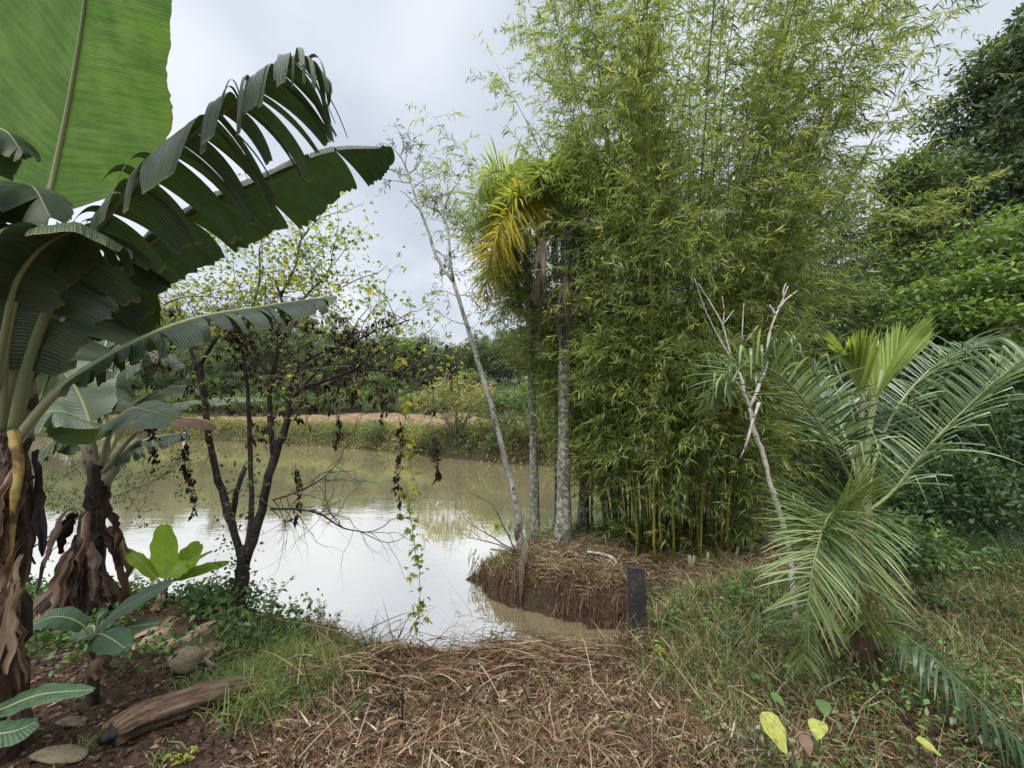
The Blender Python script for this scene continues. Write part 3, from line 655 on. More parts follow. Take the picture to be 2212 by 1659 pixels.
mb = MB(); pp = np.array([s_[0] for s_ in sg if s_[2] < 2]); dd = np.array([s_[1] for s_ in sg if s_[2] < 2])
k = RNG.integers(0, len(pp), int(len(pp) * 1.3)); lg = RNG.uniform(.06, .13, len(k))
mb.leaves(pp[k], nz(dd[k] + RNG.normal(size=(len(k), 3)) * .7 + (0, 0, -.4)), rdir(len(k), 1), lg, lg * .18, RNG.uniform(.4, 1, len(k)))
part('foliage', mb, M['far_grey'], LT)
# leafless twiggy bush left of the leaning tree
def bare_shrub(label, base, n, L, r, mat, lean=(0, 0, 0), lev=3, name='bare_shrub'):
    root = thing(name, label, 'shrub', base); 
    mb = MB(); tips = []
    for k in range(n):
        grow(mb, base, nz(np.array((rnd.uniform(-.7, .7), rnd.uniform(-.5, .5), 1.)) + lean), L, r, lev, tips, .6, .05, .16, (1, 3), .68, 5, 5)
    part('twigs', mb, mat, root); return root, tips
bb = P(1118, 1178, 7.2); bb[2] = on(bb[0], bb[1])[2]
bare_shrub('leafless twiggy shrub arching left from the foot of the leaning tree', bb, 3, .85, .014, M['twig'], (-.9, 0, .1))

# ================================================================== far trees
RNG = np.random.default_rng(77); rnd = random.Random(77)
def proto(kind):
    me = {}
    mt = MB(); mc = MB()
    if kind == 'round':
        h = 8; limb(mt, [(0, 0, -.3), (.1, 0, 1.5), (-.1, .1, 3.6), (0, 0, 6)], [.22, .18, .12, .04], 10, 7)
        for k in range(7):
            a = rnd.uniform(0, 6.28); limb(mt, [(0, 0, 2 + .4 * k), (1.2 * math.cos(a), 1.2 * math.sin(a), 3.4 + .4 * k), (2 * math.cos(a), 2 * math.sin(a), 4.6 + .3 * k)], [.09, .05, .02], 6, 5)
        crown(mc, (0, 0, 4.6), (2.9, 2.9, 3.2), 80, 120, .68, .20, .5, (.42, .30))
    elif kind == 'broad':
        limb(mt, [(0, 0, -.3), (.1, 0, 1.2), (0, .1, 4)], [.2, .16, .05], 8, 7)
        for k in range(6):
            a = rnd.uniform(0, 6.28); limb(mt, [(0, 0, 1.2), (1.5 * math.cos(a), 1.5 * math.sin(a), 2.4), (2.4 * math.cos(a), 2.4 * math.sin(a), 3.4)], [.09, .05, .02], 6, 5)
        for k in range(5):
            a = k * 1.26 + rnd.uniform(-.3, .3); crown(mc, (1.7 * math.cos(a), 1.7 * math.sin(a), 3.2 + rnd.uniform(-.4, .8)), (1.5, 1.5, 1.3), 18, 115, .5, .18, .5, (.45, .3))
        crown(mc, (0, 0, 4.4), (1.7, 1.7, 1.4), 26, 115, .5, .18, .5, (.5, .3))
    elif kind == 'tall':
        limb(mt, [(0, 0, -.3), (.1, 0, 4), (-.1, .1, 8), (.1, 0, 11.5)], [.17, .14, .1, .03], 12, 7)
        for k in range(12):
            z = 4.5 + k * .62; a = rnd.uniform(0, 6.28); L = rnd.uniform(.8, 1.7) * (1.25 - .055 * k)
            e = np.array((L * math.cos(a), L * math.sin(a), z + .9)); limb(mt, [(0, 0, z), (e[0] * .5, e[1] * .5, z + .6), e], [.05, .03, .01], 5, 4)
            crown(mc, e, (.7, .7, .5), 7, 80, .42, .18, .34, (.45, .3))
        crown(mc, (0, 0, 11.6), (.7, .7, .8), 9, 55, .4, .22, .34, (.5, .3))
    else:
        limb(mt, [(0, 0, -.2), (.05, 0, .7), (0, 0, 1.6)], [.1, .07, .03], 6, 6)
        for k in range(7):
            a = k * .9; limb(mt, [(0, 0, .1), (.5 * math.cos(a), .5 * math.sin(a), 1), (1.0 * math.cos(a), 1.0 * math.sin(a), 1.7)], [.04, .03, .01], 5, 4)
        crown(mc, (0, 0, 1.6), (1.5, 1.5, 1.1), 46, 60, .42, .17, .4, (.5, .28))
    return mt.mesh('trunk'), mc.mesh('crown')
PROT = {}
for k, mats in (('round', ('far_dark', 'far_green')), ('broad', ('far_green', 'far_dark')), ('tall', ('far_grey', 'far_dark')), ('bush', ('far_green', 'grass_far'))):
    PROT[k] = []
    for j in range(3):
        tm, cm = proto(k); tm.materials.append(M['bark_far']); variants = []
        for mn in mats:
            c2 = cm.copy(); c2.materials.append(M[mn]); variants.append(c2)
        PROT[k].append((tm, variants))
LAB = {('round', 0): ('dark round crowned tree in the forest across the pond', 'round_crowned_tree'), ('round', 1): ('mid green round crowned tree in the forest across the pond', 'round_crowned_tree'),
       ('broad', 0): ('spreading bright green tree at the forest edge across the pond', 'spreading_tree'), ('broad', 1): ('spreading dark green tree at the forest edge across the pond', 'spreading_tree'),
       ('tall', 0): ('tall thin grey green tree on the far ridge', 'ridge_tree'), ('tall', 1): ('tall thin dark tree on the far ridge', 'ridge_tree')}
GRP = {'round': 'round crowned trees of the far forest', 'broad': 'spreading trees along the far forest edge', 'tall': 'tall thin trees on the far ridge'}
def far_tree(kind, var, x, y, s, label=None, group=None, name=None, cat='tree', dz=0, sz=None):
    tm, vs_ = PROT[kind][rnd.randrange(3)]
    lab, nm = LAB.get((kind, var), (label, name))
    root = thing(name or nm, label or lab, cat, on(x, y, dz), group if label else GRP[kind])
    root.rotation_euler = (0, 0, rnd.uniform(0, 6.28)); root.scale = (s, s, (sz or s))
    obj('trunk', tm, None, root); obj('crown', vs_[var], None, root); return root
nfar = 0; FT = []
ORD = ['leftmost', 'second', 'third', 'fourth', 'fifth', 'sixth', 'seventh', 'eighth', 'ninth', 'tenth', 'eleventh', 'twelfth', 'thirteenth', 'fourteenth', 'fifteenth', 'sixteenth', 'seventeenth', 'eighteenth', 'nineteenth', 'twentieth']
for row, (y0, dxr, hmin, hmax) in enumerate(((50, 3.4, .55, .85), (55, 3.7, .9, 1.15), (62, 4.1, 1.05, 1.3), (71, 4.7, 1.15, 1.4), (82, 5.3, 1.2, 1.5), (95, 6.2, 1.25, 1.6), (110, 7.4, 1.2, 1.55))):
    x = -y0 * 1.35
    while x < y0 * .42:
        xx = x + rnd.uniform(-1.3, 1.3); yy = y0 + rnd.uniform(-2, 2.2)
        u = CU + F * xx / yy
        if -120 < u < 1420:
            s = rnd.uniform(hmin, hmax); saddle = math.exp(-((u - 960) / 150) ** 2)
            if row == 0: kind, var = ('broad', 0 if rnd.random() < .35 else 1)
            elif row < 3: kind, var = ('round', 0) if rnd.random() < .62 else (('broad', 1) if rnd.random() < .4 else ('round', 1))
            else:
                if rnd.random() < .55: kind, var = 'tall', (0 if rnd.random() < .65 else 1)
                else: kind, var = 'round', (0 if rnd.random() < .7 else 1)
            if kind == 'tall': s *= .68 * (1 - .2 * saddle)
            elif row >= 3: s *= (1 - .08 * saddle)
            o_t = far_tree(kind, var, xx, yy, s, sz=s * rnd.uniform(.9, 1.15)); nfar += 1; FT.append((kind, var, row, u, o_t))
        x += dxr * rnd.uniform(.8, 1.2)
ZONE = ((250, 'far left of the forest'), (520, 'left of the vine clad tree'), (900, 'behind the vine clad tree'), (1080, 'just left of the leaning tree'), (1260, 'behind the palm trunks'), (9999, 'behind the bamboo'))
ROWN = ('foremost', 'front', 'second', 'middle', 'upper', 'ridge', 'topmost ridge')
DESC = {('round', 0): 'dark round tree', ('round', 1): 'mid green round tree', ('broad', 0): 'bright spreading tree', ('broad', 1): 'dark spreading tree', ('tall', 0): 'thin grey green tree', ('tall', 1): 'thin dark tree'}
bk = {}
for kind, var, row, u, o_t in FT:
    z_ = next(n_ for lim, n_ in ZONE if u < lim); bk.setdefault((kind, var, row, z_), []).append((u, o_t))
for (kind, var, row, z_), L_ in bk.items():
    L_.sort(key=lambda q: q[0])
    for k_, (u, o_t) in enumerate(L_):
        o_t['label'] = ('%s %s, %s row of forest, %s' % (ORD[k_], DESC[(kind, var)], ROWN[row], z_)) if len(L_) > 1 else ('only %s, %s row of forest, %s' % (DESC[(kind, var)], ROWN[row], z_))
# trees on the left shore and beyond the right shore
for (x, y, s, k, v, lab) in ((-62, 40, 1.1, 'round', 0, 'dark tree at the far left corner of the pond'), (-55, 44, .9, 'broad', 0, 'bright spreading tree at the far left corner of the pond')):
    far_tree(k, v, x, y, s, lab, None, 'shore_tree')
# far bank bushes
def bank(u, v):
    return G(u, v)
bl = [(985, 962, 1.35, 1, 'round pale yellow green bush on the far bank left of the leaning trunk'), (812, 965, .62, 0, 'greyish bush at the water edge below the red field'),
      (1150, 962, .9, 0, 'bright bush on the far bank behind the palm trunks'), (1180, 948, 1.2, 0, 'larger bright bush behind the palm trunks'),
      (905, 975, .5, 1, 'low bush on the far bank right of the red field'), (1060, 985, .5, 0, 'small dark bush hanging to the water left of the leaning trunk'),
      (735, 962, .45, 0, 'small bush on the bank left of the greyish bush'), (1090, 940, .9, 0, 'bush between the leaning trunk and the palms'), (1010, 990, .42, 0, 'smallest bush at the water below the round bush'),
      (930, 985, .4, 0, 'small bush at the water left of the round bush')]
for u, v, s, var, lab in bl:
    p = bank(u, v); far_tree('bush', var, p[0], p[1], s * (1.0 if p[1] < 30 else 1.2), lab, 'bushes on the far bank', 'bank_bush', 'bush', -.1)
for k in range(26):
    x = -40 + 1.7 * k + rnd.uniform(-.6, .6); y = 45 + rnd.uniform(-1.5, 3); far_tree('bush', 0, x, y, rnd.uniform(.6, 1.15), (ORD[k] if k < 20 else ('rightmost' if k == 25 else ORD[25 - k])) + ' low green bush at the foot of the far forest, counted from the ' + ('left' if k < 20 else 'right'), 'bushes at the foot of the far forest', 'forest_edge_bush', 'bush')
# white marker post across the water
p = G(398, 952); root = thing('marker_post', 'small white post at the far left water edge', 'post', p)
mb = MB(); mb.tube([p + (0, 0, -.3), p + (0, 0, .62), p + (0, 0, .66)], (.09, .085, .04), 8); part('post', mb, M['white'], root)
mb = MB(); mb.tube([p + (0, 0, .40), p + (0, 0, .5)], (.092, .092), 8); part('band', mb, M['red_earth'], root)

# ================================================================== right hand trees
RNG = np.random.default_rng(91); rnd = random.Random(91)
def near_tree(label, name, base, h, blobs, mat, ll, lw, dens=1.0, tint=(.45, .25), flat=.7, cr=.5, bark='bark_dark', r=.16, lp=70, hollow=.5):
    base = np.array(base, float); root = thing(name, label, 'tree', base)
    mt = MB(); mc = MB(); top = base + (0, 0, h)
    cmean = np.mean([b_[0] for b_ in blobs], axis=0)
    mid = np.array((base[0] * .6 + cmean[0] * .4, base[1] * .6 + cmean[1] * .4, base[2] + h * .45))
    limb(mt, [base - (0, 0, .2), mid, cmean], [r, r * .75, r * .3], 14, 8)
    mbr = MB()
    for c, rad in blobs:
        c = np.array(c, float)
        limb(mbr, [mid, (mid + c) / 2 + (0, 0, .25), c], [r * .5, r * .3, r * .1], 9, 6)
        vol = rad[0] * rad[1] * rad[2]; ncl = max(8, int(dens * 26 * vol ** .62 / (cr ** 1.2)))
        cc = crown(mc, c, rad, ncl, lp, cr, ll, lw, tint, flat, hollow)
        for q in cc[::5]: limb(mbr, [c, (c + q) / 2 + (0, 0, .1), q], [r * .12, r * .07, .006], 5, 3)
    part('trunk', mt, M[bark], root); part('limb', mbr, M[bark], root); part('crown', mc, M[mat], root); return root
def B(u, v, d, rx, ry, rz): return (P(u, v, d), (rx, ry, rz))
near_tree('tall dark evergreen tree towering at the upper right', 'evergreen_tree', on(17, 14), 13,
    [B(2250, 230, 14, 2.7, 2.5, 2.6), B(2170, 430, 13.6, 2.2, 2, 2), B(2290, 120, 14, 1.6, 2, 1.5), B(2060, 450, 13.5, 1.5, 1.6, 1.5), B(2300, 480, 14, 2.6, 2.5, 2.4), B(2020, 570, 13.2, 1.4, 1.5, 1.3), B(2150, 600, 13, 2.0, 2, 1.6)],
    'tree_dark', .2, .42, 1.25, (.42, .3), cr=.55)
near_tree('smaller yellowish tree between the bamboo and the tall evergreen', 'yellowish_tree', on(11.5, 12.2), 7,
    [B(1975, 400, 12.4, .75, .8, .9), B(1950, 520, 12.3, 1.0, 1, 1.0), B(1935, 660, 12, 1.5, 1.3, 1.3)], 'far_green', .14, .45, 1.1, (.45, .25), cr=.38)
near_tree('bright layered broadleaf tree leaning in from the right edge', 'broadleaf_tree', on(9.6, 7.6), 4.5,
    [B(2130, 545, 8, .9, .9, .35), B(2080, 640, 7.8, 1.1, .9, .3), B(2190, 610, 7.6, .9, .9, .3), B(2150, 700, 7.4, 1.3, .9, .28), B(2030, 700, 7.6, .8, .8, .3), B(2230, 500, 8, .7, .7, .4), B(2220, 770, 7, .9, .8, .25)],
    'tree_bright', .12, .5, 1.0, (.32, .32), .5, .42, lp=46)
def shrub(label, name, u, v, d, rad, mat, ll=.08, lw=.45, ncl=30, nlf=40, cr=.22, tint=(.4, .25), h=None, group=None, cat='shrub'):
    c = P(u, v, d); b = on(c[0], c[1]); root = thing(name, label, cat, b, group)
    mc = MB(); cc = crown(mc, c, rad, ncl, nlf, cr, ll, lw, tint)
    ms = MB()
    for q in cc[::3]:
        ms.tube(smooth([b - (0, 0, .03), (b + q) / 2 + RNG.normal(size=3) * .05, q], 6), np.linspace(.012, .003, 6), 4, cap=False)
    part('stem', ms, M['twig'], root); part('foliage', mc, M[mat], root); return root
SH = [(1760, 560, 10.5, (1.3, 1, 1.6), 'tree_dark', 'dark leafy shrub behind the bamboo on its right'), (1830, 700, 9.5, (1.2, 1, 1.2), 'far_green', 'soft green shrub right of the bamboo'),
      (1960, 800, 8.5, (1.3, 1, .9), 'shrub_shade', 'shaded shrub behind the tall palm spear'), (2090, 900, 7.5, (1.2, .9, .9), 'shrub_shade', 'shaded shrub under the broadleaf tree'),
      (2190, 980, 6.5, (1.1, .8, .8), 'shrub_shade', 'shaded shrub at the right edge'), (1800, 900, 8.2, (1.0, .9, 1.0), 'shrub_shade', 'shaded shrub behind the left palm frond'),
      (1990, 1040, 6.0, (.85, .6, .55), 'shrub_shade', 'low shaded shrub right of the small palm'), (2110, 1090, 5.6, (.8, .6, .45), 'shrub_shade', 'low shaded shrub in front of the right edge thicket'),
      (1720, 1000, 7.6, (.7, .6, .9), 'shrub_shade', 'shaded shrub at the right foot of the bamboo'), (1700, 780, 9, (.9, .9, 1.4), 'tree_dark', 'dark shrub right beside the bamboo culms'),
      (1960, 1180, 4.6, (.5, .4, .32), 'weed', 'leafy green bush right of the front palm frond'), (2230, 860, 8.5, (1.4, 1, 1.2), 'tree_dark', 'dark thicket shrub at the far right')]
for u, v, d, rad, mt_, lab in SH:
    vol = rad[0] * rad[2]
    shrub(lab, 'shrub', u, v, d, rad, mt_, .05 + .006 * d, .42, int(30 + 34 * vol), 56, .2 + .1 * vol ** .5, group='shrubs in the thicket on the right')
# long slender shade plants under the right trees
for k, (x, y, h) in enumerate(((6.3, 5.9, .9), (7.0, 6.4, 1.0), (5.6, 6.2, .8))):
    pass

# ================================================================== small palms on the right
RNG = np.random.default_rng(123); rnd = random.Random(123)
SB = on(2.33, 2.95)
SP = thing('young_palm', 'young feather palm with long arching fronds on the right', 'palm', SB)
D = 2.95
mb = MB(); limb(mb, np.vstack([SB - (0, 0, .05), P(1862, 1330, D), P(1858, 1240, D), P(1866, 1120, D)]), [.085, .062, .052, .045], 16, 10)
part('trunk', mb, barkmat('palm_stem', [(.035, .02, .014), (.09, .048, .03), (.17, .12, .08)], 8, (1, 1, .4)), SP)
mb = MB(); 
for du, dv, ue, ve in ((-18, 0, 1868, 800), (0, 0, 1905, 800), (10, 0, 1890, 860)):
    limb(mb, PL((1868 + du * .4, 1130, D), (1866 + du * .5, 1000, D), (ue, ve, D)), [.035, .022, .012], 10, 7, .02, .6)
part('crownshaft', mb, M['stalk'], SP)
C0 = (1868, 1110, D)
FR = dict(mat=M['palm_mid'], rmat=M['stalk'])
# left frond, arching over and hanging
palm_frond(SP, PL(C0, (1840, 1040, 2.9), (1790, 950, 2.8), (1740, 870, 2.75), (1680, 808, 2.7), (1610, 785, 2.7), (1555, 825, 2.7), (1530, 890, 2.75)), 92, .42, .016, tints=(.5, .3), up=.55, droop=.30, fwd=.45, r0=.012, start=.20, plume=.45, rt=.5, kink=.45, seg=8, **FR)
# right frond
palm_frond(SP, PL(C0, (1930, 1060, 2.95), (2010, 960, 3.0), (2090, 880, 3.0), (2160, 815, 3.0), (2240, 770, 3.0), (2330, 760, 3.0)), 88, .50, .017, tints=(.55, .3), up=.65, droop=.28, fwd=.5, r0=.013, start=.16, plume=.45, rt=.5, kink=.75, seg=8, **FR)
# back fronds
palm_frond(SP, PL(C0, (1900, 960, 3.15), (1960, 850, 3.4), (2050, 770, 3.7), (2150, 750, 4.0), (2240, 800, 4.2)), 80, .46, .016, tints=(.4, .28), up=.6, droop=.3, fwd=.6, r0=.015, start=.25, rt=.6, kink=.7, seg=8, **FR)
palm_frond(SP, PL(C0, (1840, 990, 3.2), (1800, 890, 3.5), (1740, 830, 3.8), (1660, 820, 4.1)), 70, .42, .016, tints=(.4, .28), up=.6, droop=.3, fwd=.6, r0=.015, start=.25, rt=.6, kink=.3, seg=6, **FR)
# upright spear leaf, leaflets still bunched
palm_frond(SP, PL((1868, 1060, D), (1872, 940, D), (1890, 860, D), (1925, 790, D + .05), (1950, 750, D + .05)), 90, .50, .013, M['palm_bright'], M['stalk'], (.55, .2), up=.2, droop=.10, fwd=2.9, r0=.014, start=.45, name='spear_frond', plume=.3, rt=.6)
palm_frond(SP, PL((1866, 1060, D), (1860, 940, D - .05), (1862, 860, D - .05), (1850, 800, D - .1), (1830, 770, D - .15)), 60, .40, .013, M['palm_bright'], M['stalk'], (.5, .2), up=.2, droop=.10, fwd=3.0, r0=.012, start=.5, name='spear_frond', plume=.3, rt=.6)
# front frond coming forward and hanging down
palm_frond(SP, PL((1866, 1130, D), (1835, 1095, 2.75), (1795, 1110, 2.5), (1765, 1185, 2.36), (1748, 1280, 2.30), (1740, 1370, 2.30), (1736, 1440, 2.32)), 96, .33, .010, M['palm_light'], M['stalk'], (.45, .3), up=.15, droop=.22, fwd=.5, r0=.008, start=.22, name='drooping_frond', plume=.85, rt=.4)
palm_frond(SP, PL((1866, 1130, D), (1845, 1085, 2.8), (1812, 1090, 2.62), (1780, 1140, 2.5), (1768, 1200, 2.45)), 96, .44, .010, M['palm_light'], M['stalk'], (.35, .25), up=.9, droop=.08, fwd=.35, r0=.009, start=.25, name='drooping_frond', plume=.6, rt=.4)
palm_frond(SP, PL((1866, 1130, D), (1850, 1110, 2.85), (1825, 1120, 2.7), (1790, 1150, 2.55), (1765, 1180, 2.42)), 60, .42, .012, M['palm_light'], M['stalk'], (.35, .25), up=1.5, droop=.06, fwd=.2, r0=.009, start=.3, name='drooping_frond', plume=.9, rt=.4)
palm_frond(SP, PL((1870, 1130, D), (1862, 1095, 2.8), (1850, 1130, 2.6), (1850, 1210, 2.5), (1862, 1300, 2.48), (1880, 1370, 2.5)), 80, .36, .010, M['palm_light'], M['stalk'], (.45, .3), up=.2, droop=.3, fwd=.6, r0=.008, start=.25, name='drooping_frond', plume=.8, rt=.4)
# low frond hanging to the lower right
palm_frond(SP, PL((1880, 1350, 2.9), (1920, 1350, 2.75), (1990, 1400, 2.55), (2080, 1480, 2.35), (2170, 1570, 2.2), (2230, 1640, 2.1)), 44, .26, .013, tints=(.12, .15), up=-.1, droop=.9, fwd=.5, r0=.008, start=.15, plume=.35, name='low_frond', mat=M['palm_leaf'], rmat=M['stem_green'])
mb = MB(); limb(mb, PL((1885, 1365, 2.85), (1905, 1345, 2.8), (1950, 1348, 2.7), (2000, 1375, 2.65), (2050, 1420, 2.6)), [.014, .01, .006, .003], 16, 6); part('dead_stalk', mb, M['dead_frond'], SP)
mb = MB()
for k in range(12):
    a = rnd.uniform(0, 6.28); q0 = SB + (.05 * math.cos(a), .05 * math.sin(a), rnd.uniform(.1, .95))
    limb(mb, [q0, q0 + (.12 * math.cos(a), .12 * math.sin(a), .1), q0 + (.2 * math.cos(a), .2 * math.sin(a), -.2)], [.018, .014, .004], 7, 5)
part('old_leaf_base', mb, M['banana_dead'], SP)

# ---- dead white tree
b = P(1722, 1330, 3.75); b = on(b[0], b[1], -.05)
DT = thing('dead_tree', 'dead white barked tree with bare forked branches by the young palm', 'tree', b); D = 3.75
mb = MB(); limb(mb, np.vstack([b, PL((1705, 1190, D), (1682, 1100, D), (1664, 1045, D), (1650, 985, D), (1630, 930, D), (1620, 880, D))]), [.024, .022, .02, .019, .016], 26, 9, .08)
part('trunk', mb, M['bark_white'], DT)
mb = MB()
limb(mb, PL((1620, 880, D), (1638, 840, D), (1655, 790, D), (1660, 735, D), (1672, 690, D), (1690, 650, D), (1702, 618, D)), [.015, .013, .011, .008, .004], 20, 7, .08)
limb(mb, PL((1680, 668, D), (1700, 645, D), (1722, 628, D)), [.012, .005], 6, 5); limb(mb, PL((1676, 680, D), (1662, 658, D)), [.012, .005], 5, 5)
limb(mb, PL((1694, 645, D), (1692, 628, D), (1698, 612, D)), [.01, .004], 5, 5)
part('limb', mb, M['bark_white'], DT)
mb = MB(); limb(mb, PL((1640, 870, 3.7), (1626, 910, 3.68), (1615, 950, 3.66), (1600, 990, 3.66)), [.014, .013, .009, .004], 12, 6, .1); part('hanging_branch', mb, M['bark_white'], DT)
mb = MB(); limb(mb, PL((1622, 885, D), (1608, 850, D), (1602, 820, D), (1585, 785, D), (1572, 745, D), (1560, 700, D), (1535, 655, D), (1508, 612, D)), [.016, .013, .010, .007, .003], 22, 6, .08)
limb(mb, PL((1585, 785, D), (1565, 750, D), (1545, 715, D), (1520, 660, D), (1500, 600, D)), [.01, .007, .004, .002], 14, 5)
limb(mb, PL((1562, 705, D), (1564, 670, D), (1560, 640, D)), [.006, .003], 6, 4); limb(mb, PL((1563, 700, D), (1585, 670, D)), [.006, .003], 5, 4)
limb(mb, PL((1640, 700, 4.2), (1606, 740, 4.2), (1605, 690, 4.2), (1607, 655, 4.2)), [.005, .007, .006, .003], 10, 5)
part('limb', mb, M['bark_white'], DT)

# ================================================================== banana plants
RNG = np.random.default_rng(303); rnd = random.Random(303)
def banana_leaf(root, rib, wl, wr, nrm, mat, tears=0, droop=(.5, .5), r0=.02, ribmat='stalk', start=.15, gap=.35, taper=.25, ragged=.04, name='leaf', nst=60, nk=9, wave=.02, shape=None, a0=(.1, .1), label=None, ribt=.7, dvar=.35):
    """blade split in strips along its side veins; halves bend down away from the midrib"""
    Rb = smooth(rib, 200); tg = nz(np.gradient(Rb, axis=0)); nrm = np.array(nrm, float)
    side = nz(np.cross(tg, nrm)); nu = nz(np.cross(side, tg))
    ln = np.concatenate([[0], np.cumsum(np.linalg.norm(np.diff(Rb, axis=0), axis=1))])
    mb = MB(); tot = ln[-1]
    def at(A, t): i = np.clip(t * 199, 0, 198.999); k = i.astype(int); f = (i - k)[:, None]; return A[k] * (1 - f) + A[k + 1] * f
    shape = shape or (lambda q: np.clip(np.sin(np.pi * np.clip(.06 + q * .93, 0, 1)), 0, 1) ** .55)
    for si, (sg, W) in enumerate(((1, wr), (-1, wl))):
        if W <= 0: continue
        if tears:
            cut = np.sort(RNG.uniform(.06, .98, tears)); ed = np.concatenate([[0], cut, [1]])
        else: ed = np.array([0., 1.])
        for e0, e1 in zip(ed[:-1], ed[1:]):
            if e1 - e0 < .004: continue
            m = max(3, int(nst * (e1 - e0)) + 2); q = np.linspace(e0, e1, m); t = start + (1 - start) * q
            c = (q - (e0 + e1) / 2); dr = droop[si] * (1 + (float(np.clip(RNG.normal() * dvar, -.4, .7)) if tears else 0)); sw = RNG.normal() * .12 if tears else 0
            Lw = W * shape(q) * (1 + (RNG.normal() * .12 if tears else 0))
            Lw = Lw * (1 + ragged * RNG.normal(size=m)) * (1 + .05 * np.sin(q * 23 + si))
            p = at(Rb, t); s_ = nz(at(side, t)) * sg; tt = nz(at(tg, t)); nn = nz(at(nu, t)); rows = [p]
            fw = .28 + .55 * q[:, None] ** 2 + sw
            for k in range(1, nk + 1):
                f = k / nk; th = a0[si] - 0 + 0 * f
                d = nz(s_ + tt * fw + nn * a0[si] + nn * (wave * 6 * np.sin(q * 31 + si * 2 + k * .3))[:, None] * .3)
                d = nz(d + np.array((0, 0, -1.)) * (dr * (f ** 1.3) * 2.2))
                p = p + d * (Lw / nk)[:, None]
                shrink = (taper * f * f) if tears else 0
                cm = p.mean(0); pp = p + (cm - p) * shrink * .6
                rows.append(pp)
            V = np.stack(rows, 1)
            m2 = nk + 1; i = (np.arange(m - 1)[:, None] * m2 + np.arange(nk)[None]).ravel()
            mb.add(V.reshape(-1, 3), np.stack([i, i + 1, i + m2 + 1, i + m2], -1), np.clip(.5 + RNG.normal() * (.3 if tears else .05), 0, 1), np.repeat(t * tot, m2), np.tile(np.arange(m2) / nk, m))
    o = part(name, mb, M[mat] if isinstance(mat, str) else mat, root)
    if label: o['label'] = label
    mr = MB(); s = np.linspace(0, 1, 60); Rr = smooth(rib, 60)
    mr.tube(Rr, r0 * (1.0 - .88 * s ** .9), 8, tint=ribt); part('midrib', mr, M[ribmat], root, o)
    return o
def dry_leaf(root, p, L, W, mat='banana_dead', name='dead_leaf', spread=.25, n=3, dirv=None):
    mb = MB()
    for k in range(n):
        a = rnd.uniform(0, 6.28) if dirv is None else dirv + rnd.uniform(-.5, .5)
        out = np.array((math.cos(a), math.sin(a), 0)); m = 14; t = np.linspace(0, 1, m)
        c = np.array(p) + out * (spread * np.sin(t * 1.7))[:, None] + np.array((0, 0, -1.)) * (L * rnd.uniform(.7, 1.1) * t ** 1.25)[:, None] + np.cumsum(RNG.normal(size=(m, 3)) * (.008, .008, 0), 0)
        sdv = nz(np.cross(out, (0, 0, 1)) + RNG.normal(size=3) * .3); w = W * (.35 + np.sin(np.pi * np.clip(t, .05, 1)) ** .7) * RNG.uniform(.6, 1.1, m)
        rows = [c + sdv * (w * f)[:, None] + out * (np.sin(t * rnd.uniform(3, 9) + f * 9) * W * .16 + RNG.normal(size=m) * W * .04)[:, None] + np.array((0, 0, -.25)) * (w * abs(f) * 1)[:, None] for f in (-.5, -.25, 0, .25, .5)]
        V = np.stack(rows, 1); i = (np.arange(m - 1)[:, None] * 5 + np.arange(4)[None]).ravel()
        mb.add(V.reshape(-1, 3), np.stack([i, i + 1, i + 6, i + 5], -1), np.clip(RNG.uniform(.1, .9) + .25 * np.tile(RNG.normal(size=5), m), 0, 1))
    return part(name, mb, M[mat], root)

# ---- plant A: the big one at the left edge
DA = 2.2; bA = on((-12 - CU) / F * DA, DA + .02, -.05)
BA = thing('banana_plant', 'big banana plant at the left edge with a huge bright upright leaf', 'banana plant', bA)
mb = MB(); cA = P(5, 900, DA)
limb(mb, np.vstack([bA, bA * .6 + cA * .4 + (0.02, 0, 0), cA - (0, 0, .08)]), [.16, .135, .12], 20, 14, .02); part('old_pseudostem', mb, M['banana_stem_dark'], BA); mb = MB()
limb(mb, np.vstack([cA - (0, 0, .12), P(18, 780, DA), P(30, 640, 2.15)]), [.115, .09, .045], 10, 10, .03); part('pseudostem', mb, M['banana_stem'], BA)
banana_leaf(BA, PL((10, 930, 2.15), (45, 700, 2.1), (80, 540, 2.25), (112, 400, 2.3), (150, 220, 2.2), (185, 0, 2.0), (205, -260, 1.7), (200, -480, 1.3)), .66, .60, (0, -1, .05), 'banana_bright', 0, (.02, .03), .026, start=.36, ragged=.006, nst=120, wave=.018, shape=lambda q: np.minimum(1, (q / .10 + .02)) ** .5 * np.clip((1 - q) / .25, 0, 1) ** .5, a0=(.0, -.05), ribt=.9, label='huge smooth bright green leaf lit from behind')
banana_leaf(BA, PL((30, 930, 2.1), (60, 790, 2.05), (130, 610, 1.98), (250, 440, 1.92), (400, 300, 1.92), (510, 222, 1.95), (600, 155, 1.98), (660, 128, 2.02), (712, 175, 2.06)), .42, .34, (-.2, .25, 1), 'banana', 34, (2.4, .55), .026, start=.26, gap=.4, taper=.75, a0=(.05, -.1), label='tattered dark leaf torn into hanging strips', ribt=.35)
banana_leaf(BA, PL((20, 930, 2.25), (70, 800, 2.35), (170, 690, 2.45), (320, 530, 2.55), (480, 430, 2.65), (600, 378, 2.72), (720, 325, 2.8), (845, 318, 2.9)), .38, .16, (-.2, .5, .85), 'banana', 5, (1.2, .3), .026, start=.26, taper=.2, nst=110, label='broad dark leaf behind the tattered one', ribt=.35)
